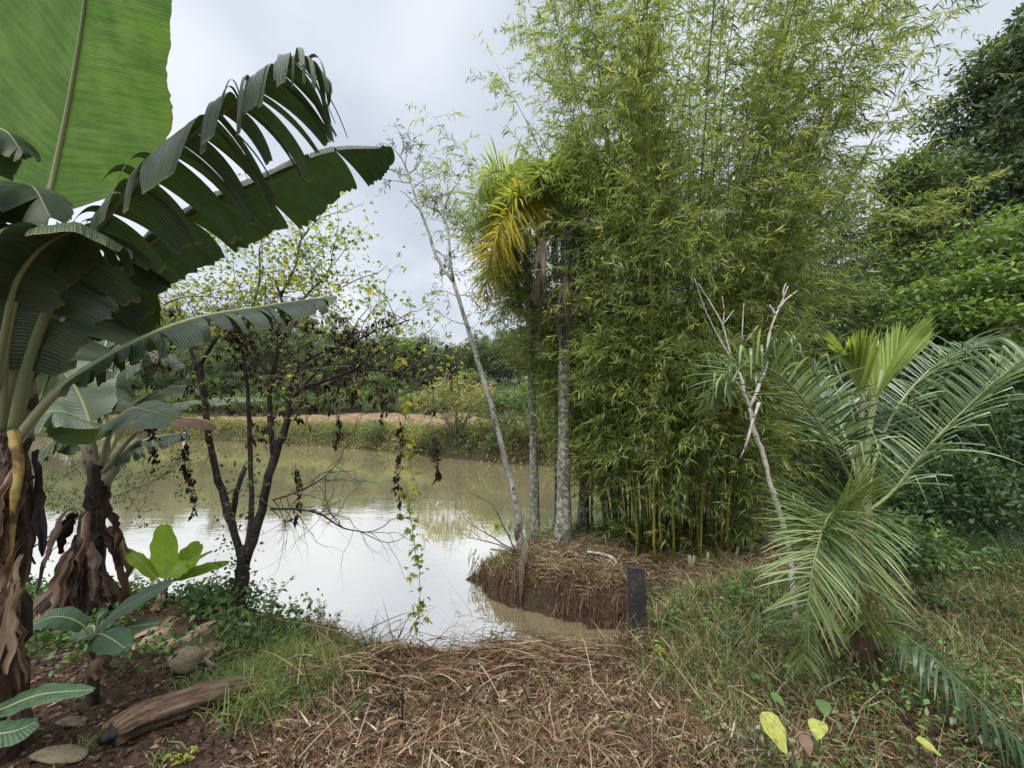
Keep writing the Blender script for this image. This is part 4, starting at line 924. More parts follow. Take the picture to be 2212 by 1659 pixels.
banana_leaf(BA, PL((30, 960, 2.1), (110, 860, 2.1), (200, 790, 2.12), (330, 722, 2.2), (440, 684, 2.35), (560, 664, 2.55), (650, 650, 2.7), (725, 640, 2.8)), .20, .24, (-.1, -.45, 1), 'banana', 26, (.7, 1.1), .024, start=.2, taper=.6, label='low leaf with split yellowing strips', ribt=.8)
banana_leaf(BA, PL((10, 930, 2.2), (70, 760, 2.5), (140, 650, 2.75), (220, 590, 3.0), (300, 590, 3.2)), .34, .34, (-.1, .5, 1), 'banana', 2, (.4, .4), .02, start=.2, label='dark leaf folded over near the crown')
banana_leaf(BA, PL((0, 930, 2.2), (-20, 740, 2.1), (-40, 580, 1.95), (-20, 470, 1.8), (60, 400, 1.75), (110, 470, 1.75)), .2, .26, (0, -.3, 1), 'banana', 7, (.6, .6), .018, start=.2, taper=.4)
banana_leaf(BA, PL((-10, 930, 2.2), (-60, 700, 2.0), (-90, 480, 1.8), (-80, 330, 1.7), (0, 280, 1.7), (50, 330, 1.72)), .18, .2, (0, -.3, 1), 'banana', 6, (.6, .6), .018, start=.2, taper=.4)
banana_leaf(BA, PL((-20, 900, 2.1), (10, 720, 1.9), (40, 600, 1.8), (110, 520, 1.8), (190, 500, 1.85), (280, 540, 1.9)), .22, .3, (-.2, .1, 1), 'banana', 4, (.5, .6), .016, start=.3, taper=.3)
banana_leaf(BA, PL((20, 930, 2.3), (90, 780, 2.7), (170, 700, 3.1), (260, 690, 3.4)), .26, .2, (0, -.7, .8), 'banana_mid', 1, (.2, .3), .018, start=.25, ribt=.9)
banana_leaf(BA, PL((30, 960, 2.4), (80, 880, 2.7), (110, 800, 2.9), (125, 720, 3.0), (140, 660, 3.1)), .12, .14, (0, -1, 0), 'banana_bright', 0, (.02, .02), .016, start=.25, ragged=.01)
for k in range(48):
    u = rnd.uniform(-40, 68); v = rnd.choice((945, 950, 1000, 1080, 1180, 1250)) + rnd.uniform(-10, 30)
    dry_leaf(BA, P(u, v, rnd.uniform(1.98, 2.12)), rnd.uniform(.3, .75), rnd.uniform(.012, .045), mat=('banana_dead' if v > 1060 else rnd.choice(('banana_dead', 'banana_dead_dark', 'banana_dead_dark'))), spread=.07, n=1, dirv=rnd.uniform(-2.4, -.3))
mb = MB(); limb(mb, PL((28, 930, 2.0), (38, 1000, 1.98), (30, 1100, 1.98), (15, 1240, 1.98)), [.022, .02, .018, .008], 14, 6, .03, .5)
m, t = mat_base('yellow_stalk'); finish(t, ramp(t, [(.4, (.14, .08, .03)), (.5, (.42, .31, .10)), (.7, (.55, .43, .17))], noise(t, 9, 5, .6)), .5, .3)
part('yellow_stalk', mb, m, BA)

banana_leaf(BA, PL((30, 930, 2.1), (90, 770, 2.3), (170, 650, 2.45), (260, 600, 2.6), (330, 610, 2.7)), .42, .3, (-.1, .6, .8), 'banana', 2, (.8, .3), .018, start=.15, taper=.3)
banana_leaf(BA, PL((0, 930, 2.1), (20, 720, 2.0), (60, 600, 2.0), (130, 540, 2.05), (210, 560, 2.1)), .36, .3, (-.1, .6, .8), 'banana', 2, (.8, .4), .018, start=.15, taper=.3)
# ---- plant B behind
DB = 4.05; bB = P(188, 1335, DB); bB = on(bB[0], bB[1], -.05); X0 = 215
BB = thing('banana_plant', 'dark stemmed banana plant wrapped in dry brown leaves on the bank', 'banana plant', bB)
cB = P(218, 1000, DB); mb = MB(); limb(mb, np.vstack([bB, P(195, 1180, DB), P(210, 1080, DB), cB]), [.15, .11, .095, .085], 18, 12, .03); part('pseudostem', mb, M['banana_stem_dark'], BB)
mb = MB()
for q in (PL((212, 1040, DB), (190, 980, DB), (185, 950, DB)), PL((218, 1040, DB), (222, 980, DB), (232, 940, DB)), PL((222, 1050, DB), (258, 990, DB), (300, 950, DB))):
    limb(mb, q, [.06, .045, .03], 8, 8, .03)
part('leaf_sheath', mb, M['banana_stem'], BB)
for rib, wl, wr, nr_, mt_, te, dr in (
    (((212, 1010, 4.05), (200, 950, 3.9), (170, 905, 3.75), (110, 890, 3.6), (50, 930, 3.5)), .3, .34, (0, -.5, 1), 'banana_mid', 2, (.25, .5)),
    (((218, 1010, 4.05), (240, 930, 3.8), (280, 885, 3.6), (330, 890, 3.5), (380, 905, 3.45)), .22, .3, (0, -.7, 1), 'banana_mid', 2, (.2, .35)),
    (((222, 1020, 4.05), (280, 970, 4.1), (330, 945, 4.2), (400, 935, 4.3)), .2, .3, (-.1, -.2, 1), 'banana', 9, (.5, .6)),
    (((212, 1010, 4.1), (190, 900, 4.2), (150, 820, 4.2), (90, 780, 4.1), (30, 800, 4.0)), .35, .4, (0, -.7, 1), 'banana_mid', 1, (.15, .3)),
    (((218, 1010, 4.15), (232, 880, 4.3), (262, 800, 4.4), (330, 760, 4.5), (400, 790, 4.6)), .3, .35, (0, -.3, 1), 'banana', 3, (.4, .5)),
    (((222, 1010, 4.1), (270, 900, 4.3), (330, 850, 4.5), (400, 835, 4.7), (440, 850, 4.8)), .15, .22, (0, -.4, 1), 'banana_mid', 6, (.4, .5)),
    (((218, 1010, 4.2), (215, 850, 4.4), (235, 720, 4.7), (275, 640, 5.0), (330, 610, 5.2)), .4, .4, (-.3, -.7, .6), 'banana_mid', 2, (.15, .35)),
    (((212, 1010, 4.1), (170, 960, 4.1), (120, 950, 4.0), (80, 990, 3.9)), .22, .26, (0, -.2, 1), 'banana', 6, (.5, .6)),
    (((222, 1020, 4.0), (300, 930, 3.9), (360, 905, 3.9), (430, 905, 3.95), (470, 920, 4.0)), .1, .16, (0, -.3, 1), 'banana_dead', 4, (.5, .6)),
    (((218, 1010, 4.3), (290, 900, 4.8), (400, 870, 5.2), (500, 860, 5.4), (580, 862, 5.6)), .1, .13, (0, -.3, 1), 'banana_mid', 12, (.5, .6))):
    banana_leaf(BB, PL(*rib), wl, wr, nr_, mt_, te, dr, .02, start=.22, taper=.25, ribt=.8)
for k in range(38):
    a = rnd.uniform(2.4, 7.0); z = rnd.uniform(.15, 1.1); s_ = .14
    dry_leaf(BB, bB + (s_ * math.cos(a), s_ * math.sin(a), z), rnd.uniform(.25, .7), rnd.uniform(.03, .11), mat=rnd.choice(('banana_dead_dark', 'banana_dead_dark', 'banana_dead')), spread=rnd.uniform(.08, .28), n=1, dirv=a)

# ---- small sapling bananas
def sapling(label, u, v, d, top, leaves_, mat, r=.045, dead=2, stemmat='banana_stem_dark'):
    b = P(u, v, d); b = on(b[0], b[1], -.03); root = thing('banana_sapling', label, 'banana plant', b)
    mb = MB(); c = P(*top); limb(mb, np.vstack([b, (b + c) / 2, c]), [r, r * .85, r * .6], 10, 9, .04); part('pseudostem', mb, M[stemmat], root)
    for rib, w_, nr_, dr in leaves_:
        banana_leaf(root, np.vstack([c - (0, 0, .02), PL(*rib)]), w_, w_, nr_, mat, 0, (dr, dr), .009, start=.22, ragged=.012, nst=40, ribt=.95, wave=.018)
    for k in range(dead): dry_leaf(root, c - (0, 0, .06), .22, .07, spread=.08, n=1)
    return root
sapling('small banana sapling with spread blue green leaves on the bare soil', 200, 1478, 2.75, (205, 1375, 2.7),
    [(((225, 1345, 2.65), (290, 1300, 2.62), (372, 1258, 2.6)), .095, (.1, -.5, 1), .1), (((170, 1345, 2.65), (120, 1332, 2.6), (65, 1352, 2.55)), .085, (0, -.4, 1), .2),
     (((230, 1370, 2.6), (280, 1355, 2.55), (345, 1345, 2.5)), .07, (0, -.3, 1), .15), (((215, 1370, 2.55), (240, 1380, 2.4), (270, 1400, 2.3)), .085, (0, -.6, 1), .2),
     (((190, 1375, 2.55), (165, 1385, 2.45), (138, 1392, 2.35)), .07, (0, -.5, 1), .2), (((205, 1360, 2.8), (195, 1352, 2.95), (160, 1370, 3.1)), .10, (0, -.5, 1), .4), (((212, 1340, 2.7), (220, 1325, 2.72), (232, 1318, 2.74)), .03, (0, -1, .3), .0)], 'banana_wet', .035)
sapling('glowing lime green banana seedling at the water edge between the banana and the tree', 352, 1290, 4.25, (356, 1262, 4.2),
    [(((357, 1240, 4.2), (357, 1190, 4.2), (355, 1135, 4.2)), .15, (0, -1, 0), .0), (((375, 1240, 4.25), (400, 1215, 4.3), (432, 1175, 4.35)), .14, (-.2, -1, .3), .0),
     (((330, 1240, 4.15), (300, 1210, 4.1), (265, 1184, 4.1)), .07, (0, -.4, 1), .3), (((385, 1245, 4.1), (430, 1230, 4.05), (495, 1215, 4.0)), .09, (0, -.5, 1), .2),
     (((375, 1235, 4.1), (410, 1210, 4.0), (455, 1190, 3.95)), .10, (0, -.1, 1), .4), (((362, 1240, 4.0), (378, 1225, 3.9), (395, 1240, 3.8)), .10, (0, -.8, 1), .4)], 'banana_young', .04, 1)
# leaves lying or reaching in at the lower left
def lone_leaf(label, rib, w_, nr_, mat, name='banana_leaf', dr=.15, tears=0, cat='leaf'):
    p = P(*rib[0]); root = thing(name, label, cat, p)
    banana_leaf(root, PL(*rib), w_, w_, nr_, mat, tears, (dr, dr), .008, start=.12, ragged=.015, nst=50, name='blade', ribt=.9, wave=.025); return root
lone_leaf('wet dark green banana leaf reaching in low at the left edge', ((-60, 1560, 1.9), (10, 1530, 1.95), (90, 1500, 2.0), (202, 1490, 2.05)), .056, (0, -.5, 1), 'banana_wet')
lone_leaf('broad wet banana leaf cut by the left edge near the bottom', ((-120, 1600, 1.8), (-40, 1590, 1.85), (30, 1580, 1.9), (78, 1560, 1.95)), .065, (0, -.5, 1), 'banana_wet')
lone_leaf('small green banana leaf high against the dry leaves at left', ((-60, 1290, 2.3), (-20, 1250, 2.3), (38, 1188, 2.3)), .09, (0, -1, .3), 'banana_wet')
g0 = G(470, 1452)
q = [G(460, 1460), G(425, 1430), G(385, 1400), G(350, 1375), G(320, 1368)]
root = thing('dry_banana_leaf', 'fallen dry grey brown banana leaf with split strips behind the stone', 'leaf', q[0])
banana_leaf(root, np.array(q) + (0, 0, .06), .24, .24, (0, -.25, 1), 'banana_dead', 13, (.28, .28), .014, 'dead_frond', start=.1, name='blade', taper=.5, dvar=.6)

# ================================================================== the vine clad tree on the bank
RNG = np.random.default_rng(505); rnd = random.Random(505)
D = 4.15; b = P(512, 1325, D); b = on(b[0], b[1], -.05)
VT = thing('vine_clad_tree', 'dark multi stemmed tree on the bank with sparse yellow green vines and dead leaves', 'tree', b)
mb = MB()
limb(mb, np.vstack([b, PL((520, 1260, D), (528, 1180, D))]), [.085, .062, .052], 10, 12, .04)
limb(mb, PL((522, 1210, D), (495, 1120, D), (478, 1060, D), (458, 980, D), (446, 900, D), (438, 840, D), (432, 780, D)), [.038, .033, .029, .022], 22, 10, .05)
limb(mb, PL((530, 1200, D), (542, 1120, D + .1), (541, 1000, D + .15), (538, 900, D + .15), (532, 820, D + .15), (522, 740, D + .15)), [.028, .024, .02, .014], 22, 8, .05)
limb(mb, PL((530, 1210, D), (560, 1120, D), (583, 1020, D), (602, 960, D), (618, 920, D), (622, 870, D)), [.045, .04, .035, .028], 22, 10, .05)
limb(mb, PL((592, 985, D), (586, 930, D), (582, 860, D), (588, 810, D)), [.03, .024, .018], 12, 8, .05)
limb(mb, PL((500, 1130, D + .1), (512, 1060, D + .1), (530, 1010, D + .1)), [.03, .025, .02], 8, 6)
part('trunk', mb, M['bark_dark'], VT)
mb = MB(); tips = []; sg = []; starts = []
def li(pts, r, n=14):
    q = limb(mb, PL(*pts), r, n, 6, .05); starts.append(q)
li(((622, 870, D), (650, 840, D - .1), (700, 822, D - .15), (760, 800, D - .2), (800, 770, D - .2), (850, 740, D - .2)), [.026, .022, .016, .008], 18)
li(((588, 810, D), (600, 760, D), (618, 700, D + .1), (606, 640, D + .1), (590, 600, D + .1)), [.024, .02, .014, .008])
li(((620, 870, D), (640, 800, D + .2), (700, 760, D + .2), (770, 750, D + .2), (860, 765, D + .2)), [.022, .016, .010, .005])
li(((590, 820, D), (560, 780, D), (540, 740, D), (500, 700, D)), [.02, .015, .008])
li(((438, 840, D), (420, 780, D), (400, 720, D + .1), (380, 660, D + .1)), [.02, .015, .008])
li(((432, 790, D), (470, 730, D - .1), (520, 690, D - .1), (590, 660, D - .1)), [.018, .012, .006])
li(((522, 750, D + .15), (540, 680, D + .2), (560, 610, D + .2), (560, 540, D + .2)), [.018, .014, .007])
li(((618, 700, D + .1), (660, 640, D), (700, 600, D), (720, 560, D)), [.014, .010, .005])
li(((606, 640, D + .1), (640, 570, D), (650, 520, D), (690, 470, D)), [.013, .009, .004])
li(((640, 850, D), (720, 770, D - .2), (800, 720, D - .3), (860, 700, D - .3), (885, 690, D - .3)), [.012, .009, .005])
li(((760, 800, D - .2), (820, 800, D - .2), (880, 810, D - .2), (930, 850, D - .2)), [.012, .008, .004])
li(((585, 1100, D), (640, 1100, D - .1), (690, 1110, D - .2), (740, 1140, D - .25), (790, 1150, D - .3)), [.012, .009, .004])
li(((590, 1080, D), (650, 1060, D - .1), (700, 1030, D - .2), (730, 1000, D - .2)), [.008, .006, .003])
part('limb', mb, M['bark_dark'], VT)
mb = MB(); bare = []
for qi, q in enumerate(starts):
    low = qi >= len(starts) - 2
    for k in range(len(q)):
        if rnd.random() < .96:
            d = nz(RNG.normal(size=3) * (1, .7, .8) + ((0, 0, .25) if not low else (.5, 0, -.2)))
            grow(mb, q[k], d, rnd.uniform(.22, .42), .006, 2 if not low else 2, tips if not low else bare, .6, .0, .2, (1, 2), .75, 4, 4, sg if not low else None)
# bare shoots towards the sky
for pts in (((740, 620, D), (780, 600, D), (815, 590, D), (838, 572, D)), ((760, 720, D), (775, 690, D), (798, 660, D), (793, 630, D), (780, 610, D)), ((860, 765, D), (900, 735, D), (930, 712, D), (948, 690, D)), ((700, 560, D), (690, 500, D), (655, 470, D), (610, 450, D)), ((770, 740, D), (790, 690, D), (820, 650, D), (812, 620, D))):
    limb(mb, PL(*pts), [.006, .004, .002], 12, 4); 
part('twigs', mb, M['twig'], VT)
# foliage: small palmate clusters biased to the top and the right side
mb = MB(); sp_ = np.array([s_[0] for s_ in sg]); sdv = np.array([s_[1] for s_ in sg])
uu = CU + F * sp_[:, 0] / sp_[:, 1]; vv = HOR - F * (sp_[:, 2] - EYE) / sp_[:, 1]
pr = .12 + .5 * ss(780, 560, vv) + .45 * ss(780, 900, uu) * ss(900, 700, vv)
# leafy sprays of their own towards the upper crown
def palmate(mb, p, d, size, tint, k=5):
    n = len(p); ci = np.repeat(np.arange(n), k); ang = np.tile(np.linspace(-1.2, 1.2, k), n)
    d = nz(d); up = nz(RNG.normal(size=(n, 3)) * .4 + (0, 0, 1)); sd = nz(np.cross(d, up))
    ld = nz(d[ci] * np.cos(ang)[:, None] + sd[ci] * np.sin(ang)[:, None] + np.array((0, 0, -.3)))
    L = size[ci] * (1 - .3 * np.abs(ang) / 1.2) * RNG.uniform(.8, 1.1, n * k)
    mb.leaves(p[ci], ld, up[ci], L, L * .38, np.clip(tint[ci] + RNG.normal(size=n * k) * .06, 0, 1), .2)
sel = RNG.uniform(size=len(sp_)) < pr; a_ = sp_[sel]; k = np.arange(len(a_))
pa = a_[k] + RNG.normal(size=(len(k), 3)) * .05
palmate(mb, pa, rdir(len(k), -.2), RNG.uniform(.025, .06, len(k)), np.clip(RNG.normal(.42, .25, len(k)), 0, 1))
for (u, v, d, ru, rv, n) in ((640, 560, D, 95, 85, 520), (560, 600, D + .3, 90, 60, 380), (700, 640, D, 60, 70, 260), (480, 640, D + .4, 70, 60, 220), (690, 520, D, 35, 60, 160), (860, 740, D - .3, 45, 50, 190), (620, 850, D, 60, 50, 90), (410, 600, D + .2, 90, 40, 230), (740, 700, D, 60, 30, 160), (790, 830, D - .2, 60, 40, 40), (450, 940, D, 40, 50, 80), (720, 600, D, 30, 70, 120)):
    n = int(n * (.55 if v > 590 else .75)); g_ = RNG.normal(size=(n, 3)); pts = np.array([P(u + ru * a[0] * .6, v + rv * a[1] * .6, d + .25 * a[2]) for a in g_])
    palmate(mb, pts, rdir(n, -.2), RNG.uniform(.022, .055, n), np.clip(RNG.normal(.36, .22, n), 0, 1))
part('foliage', mb, M['vine_leaf'], VT)
# dark dead leaves hanging from the twigs
mb = MB()
def deadleaves(mb, p, size):
    n = len(p); k = 4; ci = np.repeat(np.arange(n), k); ld = nz(RNG.normal(size=(n * k, 3)) * .38 + (0, 0, -1)); L = size[ci] * RNG.uniform(.6, 1.2, n * k)
    mb.leaves(p[ci] + RNG.normal(size=(n * k, 3)) * .012, ld, rdir(n * k), L, L * .42, RNG.uniform(0, 1, n * k), 1.1)
prd = .20 * ss(640, 700, vv) * ss(1000, 880, vv); sel = RNG.uniform(size=len(sp_)) < prd
deadleaves(mb, sp_[sel] - (0, 0, .02), RNG.uniform(.03, .07, sel.sum()))
part('dead_foliage', mb, M['dark_dead'], VT)['kind'] = 'stuff'
# climbing vine leaves round the foot
mb = MB(); n = 260; hh = RNG.uniform(.1, 1.5, n); aa = RNG.uniform(0, 6.28, n); pts = b + np.stack([.12 * np.cos(aa) + .02 * hh, .12 * np.sin(aa), hh], 1) + RNG.normal(size=(n, 3)) * .05
mb.leaves(pts, rdir(n, -.6), rdir(n, .5), RNG.uniform(.03, .06, n), RNG.uniform(.02, .045, n), RNG.uniform(0, .6, n)); part('climbing_vine', mb, M['weed'], VT)
def hanging(label, u, v0, v1, d, kind, du=0, n=34, name='hanging_vine'):
    top = P(u, v0, d); root = thing(name, label, 'vine', top); vs_ = np.linspace(v0, v1, n)
    us = u + du * np.linspace(0, 1, n) + 6 * np.sin(np.linspace(0, 5, n) + u) + np.cumsum(RNG.normal(size=n)) * 1.6; pts = np.array([P(a, b_, d) for a, b_ in zip(us, vs_)])
    mb = MB(); mb.tube(pts, np.linspace(.004, .0018, n), 4, cap=False); part('stem', mb, M['stem_green' if kind != 'dead' else 'twig'], root)
    mb = MB()
    if kind == 'dead':
        p_ = pts[RNG.integers(2, n, int(n * 1.1))]; deadleaves(mb, p_, RNG.uniform(.035, .075, len(p_))); part('dead_foliage', mb, M['dark_dead'], root)
    else:
        p_ = pts[np.clip((n * vn(RNG.uniform(0, 9, n * 2), 0 * RNG.uniform(size=n * 2), 5) * 1.1).astype(int), 1, n - 1)] + RNG.normal(size=(n * 2, 3)) * .04; palmate(mb, p_, rdir(n * 2, -.5), RNG.uniform(.035, .085, n * 2), np.clip(RNG.normal(.5, .25, n * 2), 0, 1)); part('foliage', mb, M['vine_leaf'], root)
    return root
hanging('long yellow green vine hanging down in front of the open water', 872, 770, 1085, 3.9, 'live', 14, 44)
hanging('lower leafy end of a pale vine trailing just above the water', 884, 1060, 1345, 3.9, 'live', 2, 40)
hanging('strand of dark dead leaves hanging left of the long yellow green vine', 862, 900, 1110, 3.95, 'dead', -4, 30)
hanging('short strand of dead leaves hanging from the branch tip right of the vine', 940, 850, 1030, 4.0, 'dead', -6, 16)
hanging('short strand of dark leaves hanging above the red field', 722, 880, 960, 4.0, 'dead', 0, 10)
hanging('strand of dark dead leaves hanging beside the left stem of the tree', 412, 940, 1110, 4.0, 'dead', 6, 26)
hanging('strand of dead leaves between the left and right stems of the tree', 646, 1000, 1130, 4.05, 'dead', -4, 16)
hanging('dead leaves hanging in front of the banana crown', 325, 900, 1010, 3.6, 'dead', 0, 12)
# small leaved branches before the water at left
def spray(label, pts, n, ll, mat, name='small_leaved_branch', r=.012, sp=.55):
    root = thing(name, label, 'shrub', P(*pts[0])); mb = MB(); q = limb(mb, PL(*pts), [r, r * .6, .002], 16, 5); sg_ = []
    for k in range(3, 16):
        for j in range(2): grow(mb, q[k], nz(RNG.normal(size=3) + (.4, 0, .1)), .3, .004, 1, [], sp, 0, .15, (1, 2), .7, 4, 5, sg_)
    part('branch', mb, M['twig'], root); a = np.array([s_[0] for s_ in sg_]); k = RNG.integers(0, len(a), n); mb = MB(); L = ll * RNG.uniform(.6, 1.3, n)
    mb.leaves(a[k] + RNG.normal(size=(n, 3)) * .04, rdir(n, -.3), rdir(n, 1.5), L, L * .42, RNG.uniform(.1, .8, n)); part('foliage', mb, M[mat], root); return root
spray('fine leaved branch crossing the water behind the dark banana stem', ((60, 1190, 5.2), (150, 1130, 5.2), (230, 1080, 5.2), (330, 1040, 5.2), (375, 1010, 5.2)), 900, .05, 'far_green')
spray('fine leaved branch low over the water at the left edge', ((40, 1230, 5.4), (60, 1120, 5.4), (110, 1050, 5.4), (190, 1000, 5.4), (250, 985, 5.4)), 900, .05, 'far_green')
spray('yellow green climber above the banana leaves on the left', ((300, 720, 4.2), (310, 660, 4.1), (340, 610, 4.0), (390, 570, 4.0), (420, 560, 4.0)), 900, .06, 'vine_leaf')
spray('leafy climber between the banana crowns', ((230, 760, 3.8), (300, 700, 3.8), (370, 650, 3.8), (440, 640, 3.8), (520, 650, 3.8)), 600, .05, 'vine_leaf')

# ================================================================== peninsula details
RNG = np.random.default_rng(606); rnd = random.Random(606)
# black board
q0 = G(1365, 1352); bx, by = q0[0], q0[1]
by = 3.80; bx = (1368 - CU) / F * by
top = P(1364, 1223, by); bot = on(bx, by, -.1); hb = top[2]
root = thing('black_board', 'upright blackened wooden board standing in the grass by the inlet', 'board', (bx, by, bot[2]))
mb = MB(); ww, th = .075, .018; nv = 8; zz = np.linspace(bot[2] - .1, hb, nv)
V = []; 
for z in zz:
    f = (z - zz[0]) / (zz[-1] - zz[0]); w_ = ww * (1.12 - .14 * f); j_ = RNG.normal(size=4) * .002; x0 = bx + .02 * (1 - f)
    zz_ = (z, z, z, z) if f < 1 else (z - .004, z - .016, z - .012, z + .004)
    V += [(x0 - w_ + j_[0], by - th, zz_[0]), (x0 + w_ + j_[1], by - th, zz_[1]), (x0 + w_ + j_[2], by + th, zz_[2]), (x0 - w_ + j_[3], by + th, zz_[3])]
F4 = [[4 * k + a, 4 * k + (a + 1) % 4, 4 * k + 4 + (a + 1) % 4, 4 * k + 4 + a] for k in range(nv - 1) for a in range(4)] + [[4 * (nv - 1) + a for a in range(4)], [3, 2, 1, 0]]
mb.add(np.array(V), np.array(F4)); bo = part('board', mb, M['board'], root)
for p_ in bo.data.polygons: p_.use_smooth = False
bv = bo.modifiers.new('bevel', 'BEVEL'); bv.width = .004; bv.segments = 2
# pale bent root piece and small roots on the spit
def onground(*uv, dz=.02):
    return np.array([G(u, v) + (0, 0, dz) for u, v in uv])
root = thing('pale_branch', 'white bent piece of dead branch lying on the spit above the board', 'branch', G(1325, 1215))
mb = MB(); limb(mb, onground((1268, 1200), (1300, 1203), (1322, 1212), (1332, 1222), dz=.04), [.014, .022, .03, .02], 14, 7, .1); part('branch', mb, M['pale_cut'], root)
for k, (pts, r, lab, mt_) in enumerate(((((1180, 1195), (1240, 1208), (1290, 1216)), .02, 'dark root lying across the middle of the spit', 'char'), (((1060, 1190), (1110, 1196), (1170, 1190)), .016, 'grey root along the left rim of the spit', 'twig'),
        (((1045, 1215), (1055, 1230), (1068, 1250)), .014, 'pale stick poking down the left side of the spit', 'pale_cut'), (((1240, 1188), (1275, 1192), (1312, 1186)), .014, 'thin dark stick behind the pale branch', 'twig'))):
    q = onground(*pts, dz=.03); root = thing('root', lab, 'root', q[0]); mb = MB(); limb(mb, q, [r, r, r * .5], 12, 6, .2); part('root_wood', mb, M[mt_], root)
# hanging dead frond over the rim
root = thing('fallen_frond', 'dead grey palm frond hanging over the rim of the spit into the water', 'frond', P(1128, 1175, 6.6))
palm_frond(root, PL((1150, 1150, 7.0), (1138, 1170, 6.7), (1130, 1200, 6.45), (1126, 1250, 6.35), (1124, 1310, 6.33)), 54, .15, .008, M['dead_frond'], M['dead_frond'], (.5, .25), up=0, droop=1.6, fwd=1.4, r0=.012, start=.1, name='leaflet_blade', plume=.3)
root = thing('fallen_frond', 'brown palm sheath curled at the foot of the leaning tree', 'frond', P(1120, 1165, 7.2))
dry_leaf(root, P(1120, 1130, 7.1), .36, .08, 'banana_dead_dark', 'sheath', .08, 1)
# exposed hanging roots on the eroded faces
front = POND[11:19][::-1]
mbr = MB(); n = 620; seg_ = RNG.integers(0, 7, n); f = RNG.uniform(0, 1, n)[:, None]; pf = front[seg_] * (1 - f) + front[seg_ + 1] * f
pf = pf[RNG.uniform(size=n) < np.clip(2.6 * vn(pf[:, 0] * 5.5, pf[:, 1] * 5.5, 23) - 1.15, 0, 1)]; n = len(pf); pf = pf + RNG.normal(size=pf.shape) * .03
for k in range(n):
    x, y = pf[k]; nrm_ = np.array((-.35, -.9)); nrm_ = nrm_ / np.linalg.norm(nrm_); zt = RNG.uniform(.08, .5); l = min(zt + .02, RNG.uniform(.06, .42))
    p0 = np.array((x - nrm_[0] * .10, y - nrm_[1] * .10, zt)); p1 = np.array((x + nrm_[0] * RNG.uniform(0, .07), y + nrm_[1] * RNG.uniform(0, .07), zt - l * .4)); p2 = p1 + (RNG.normal() * .02, -.01, -l * .6)
    mbr.tube([p0, p1, p2], (RNG.uniform(.003, .009), .005, .002), 4, tint=RNG.uniform(0, .6), cap=False)
tag(obj('hanging_roots', mbr, M['straw']), 'fine brown roots hanging from the eroded face of the spit', 'roots', None, 'stuff')

# ================================================================== ground cover (nobody could count it)
RNG = np.random.default_rng(808); rnd = random.Random(808)
def scatter(n, x0, x1, y0, y1, mask=None, smin=.0):
    x = RNG.uniform(x0, x1, n); y = RNG.uniform(y0, y1, n); ok = sdist(x, y) > smin
    if mask is not None: ok &= RNG.uniform(size=n) < mask(x, y)
    x, y = x[ok], y[ok]; return np.stack([x, y, H(x, y)], 1)
def uvof(p): return CU + F * p[0] / p[1]
def px(x, y, z=1.2): return CU + F * x / np.maximum(y, .1), HOR + F * (EYE - z) / np.maximum(y, .1)
# straw mat: mostly lying blades
def strawmask(x, y):
    u, v = px(x, y); m = ss(560, 720, u + .35 * (v - 1500)) * (1 - .55 * ss(1500, 1900, u)) * (1 - .6 * ss(1900, 2200, u))
    return m * np.clip(-.1 + 1.9 * vn(x * 2.4, y * 2.4, 51), .06, 1) * ss(4.9, 4.2, y)
p = scatter(190000, -1.9, 4.2, 1.0, 4.9, strawmask, .03); n = len(p); print('straw', n)
az = RNG.uniform(0, 6.28, n); el = np.abs(RNG.normal(0, .28, n)) + .02
pile = .05 * np.clip(vn(p[:, 0] * 2.3, p[:, 1] * 2.3, 61) * 2 - .5, 0, 1.5)
p[:, 2] += RNG.uniform(0, 1, n) * (.03 + pile)
L = RNG.uniform(.04, .16, n) * (1 + (RNG.uniform(size=n) < .08) * 1.6)
el += (RNG.uniform(size=n) < .12) * .8
red = vn(p[:, 0] * .9 + 3, p[:, 1] * .9, 71)
mb = MB(); mb.blades(p, np.stack([np.cos(az) * np.cos(el), np.sin(az) * np.cos(el), np.sin(el)], 1), L, RNG.uniform(.0025, .0065, n) * (1 + (RNG.uniform(size=n) < .12) * 1.1), RNG.uniform(0, 1.4, n), np.clip(RNG.normal(.60 - .42 * red + .06, .30, n), 0, 1))
tag(obj('dry_grass', mb, M['straw']), 'reddish brown cut dry grass matted over the foreground', 'dry grass', None, 'stuff')
# withered broad leaf pieces and small green leaves mixed through the straw
p = scatter(26000, -1.9, 4.4, 1.0, 4.6, lambda x, y: strawmask(x, y) * .6, .03); n = len(p); p[:, 2] += RNG.uniform(.01, .07, n); L = RNG.uniform(.02, .075, n)
mb = MB(); mb.leaves(p, RNG.normal(size=(n, 3)) * (1, 1, .5), rdir(n, 1.0), L, L * RNG.uniform(.2, .5, n), np.clip(RNG.normal(.5, .3, n), 0, 1), .5, .45, .15)
tag(obj('withered_leaves', mb, M['straw']), 'small withered leaves mixed through the cut grass', 'leaf litter', None, 'stuff')
p = scatter(60000, -1.2, 4.6, 1.0, 4.4, lambda x, y: strawmask(x, y) * np.clip(vn(x * 1.7, y * 1.7, 88) * 2 - .75, 0, 1) * (.35 + .65 * ss(.3, 1.6, x)), .03); n = len(p); d = RNG.normal(size=(n, 3)) * .7; d[:, 2] = .8
mb = MB(); mb.blades(p + (0, 0, .02), d, RNG.uniform(.04, .16, n), RNG.uniform(.003, .008, n), RNG.uniform(.5, 2.5, n), np.clip(RNG.normal(.5, .25, n), 0, 1))
tag(obj('green_shoots', mb, M['grass']), 'fresh green blades sprouting through the cut dry grass', 'grass', None, 'stuff')
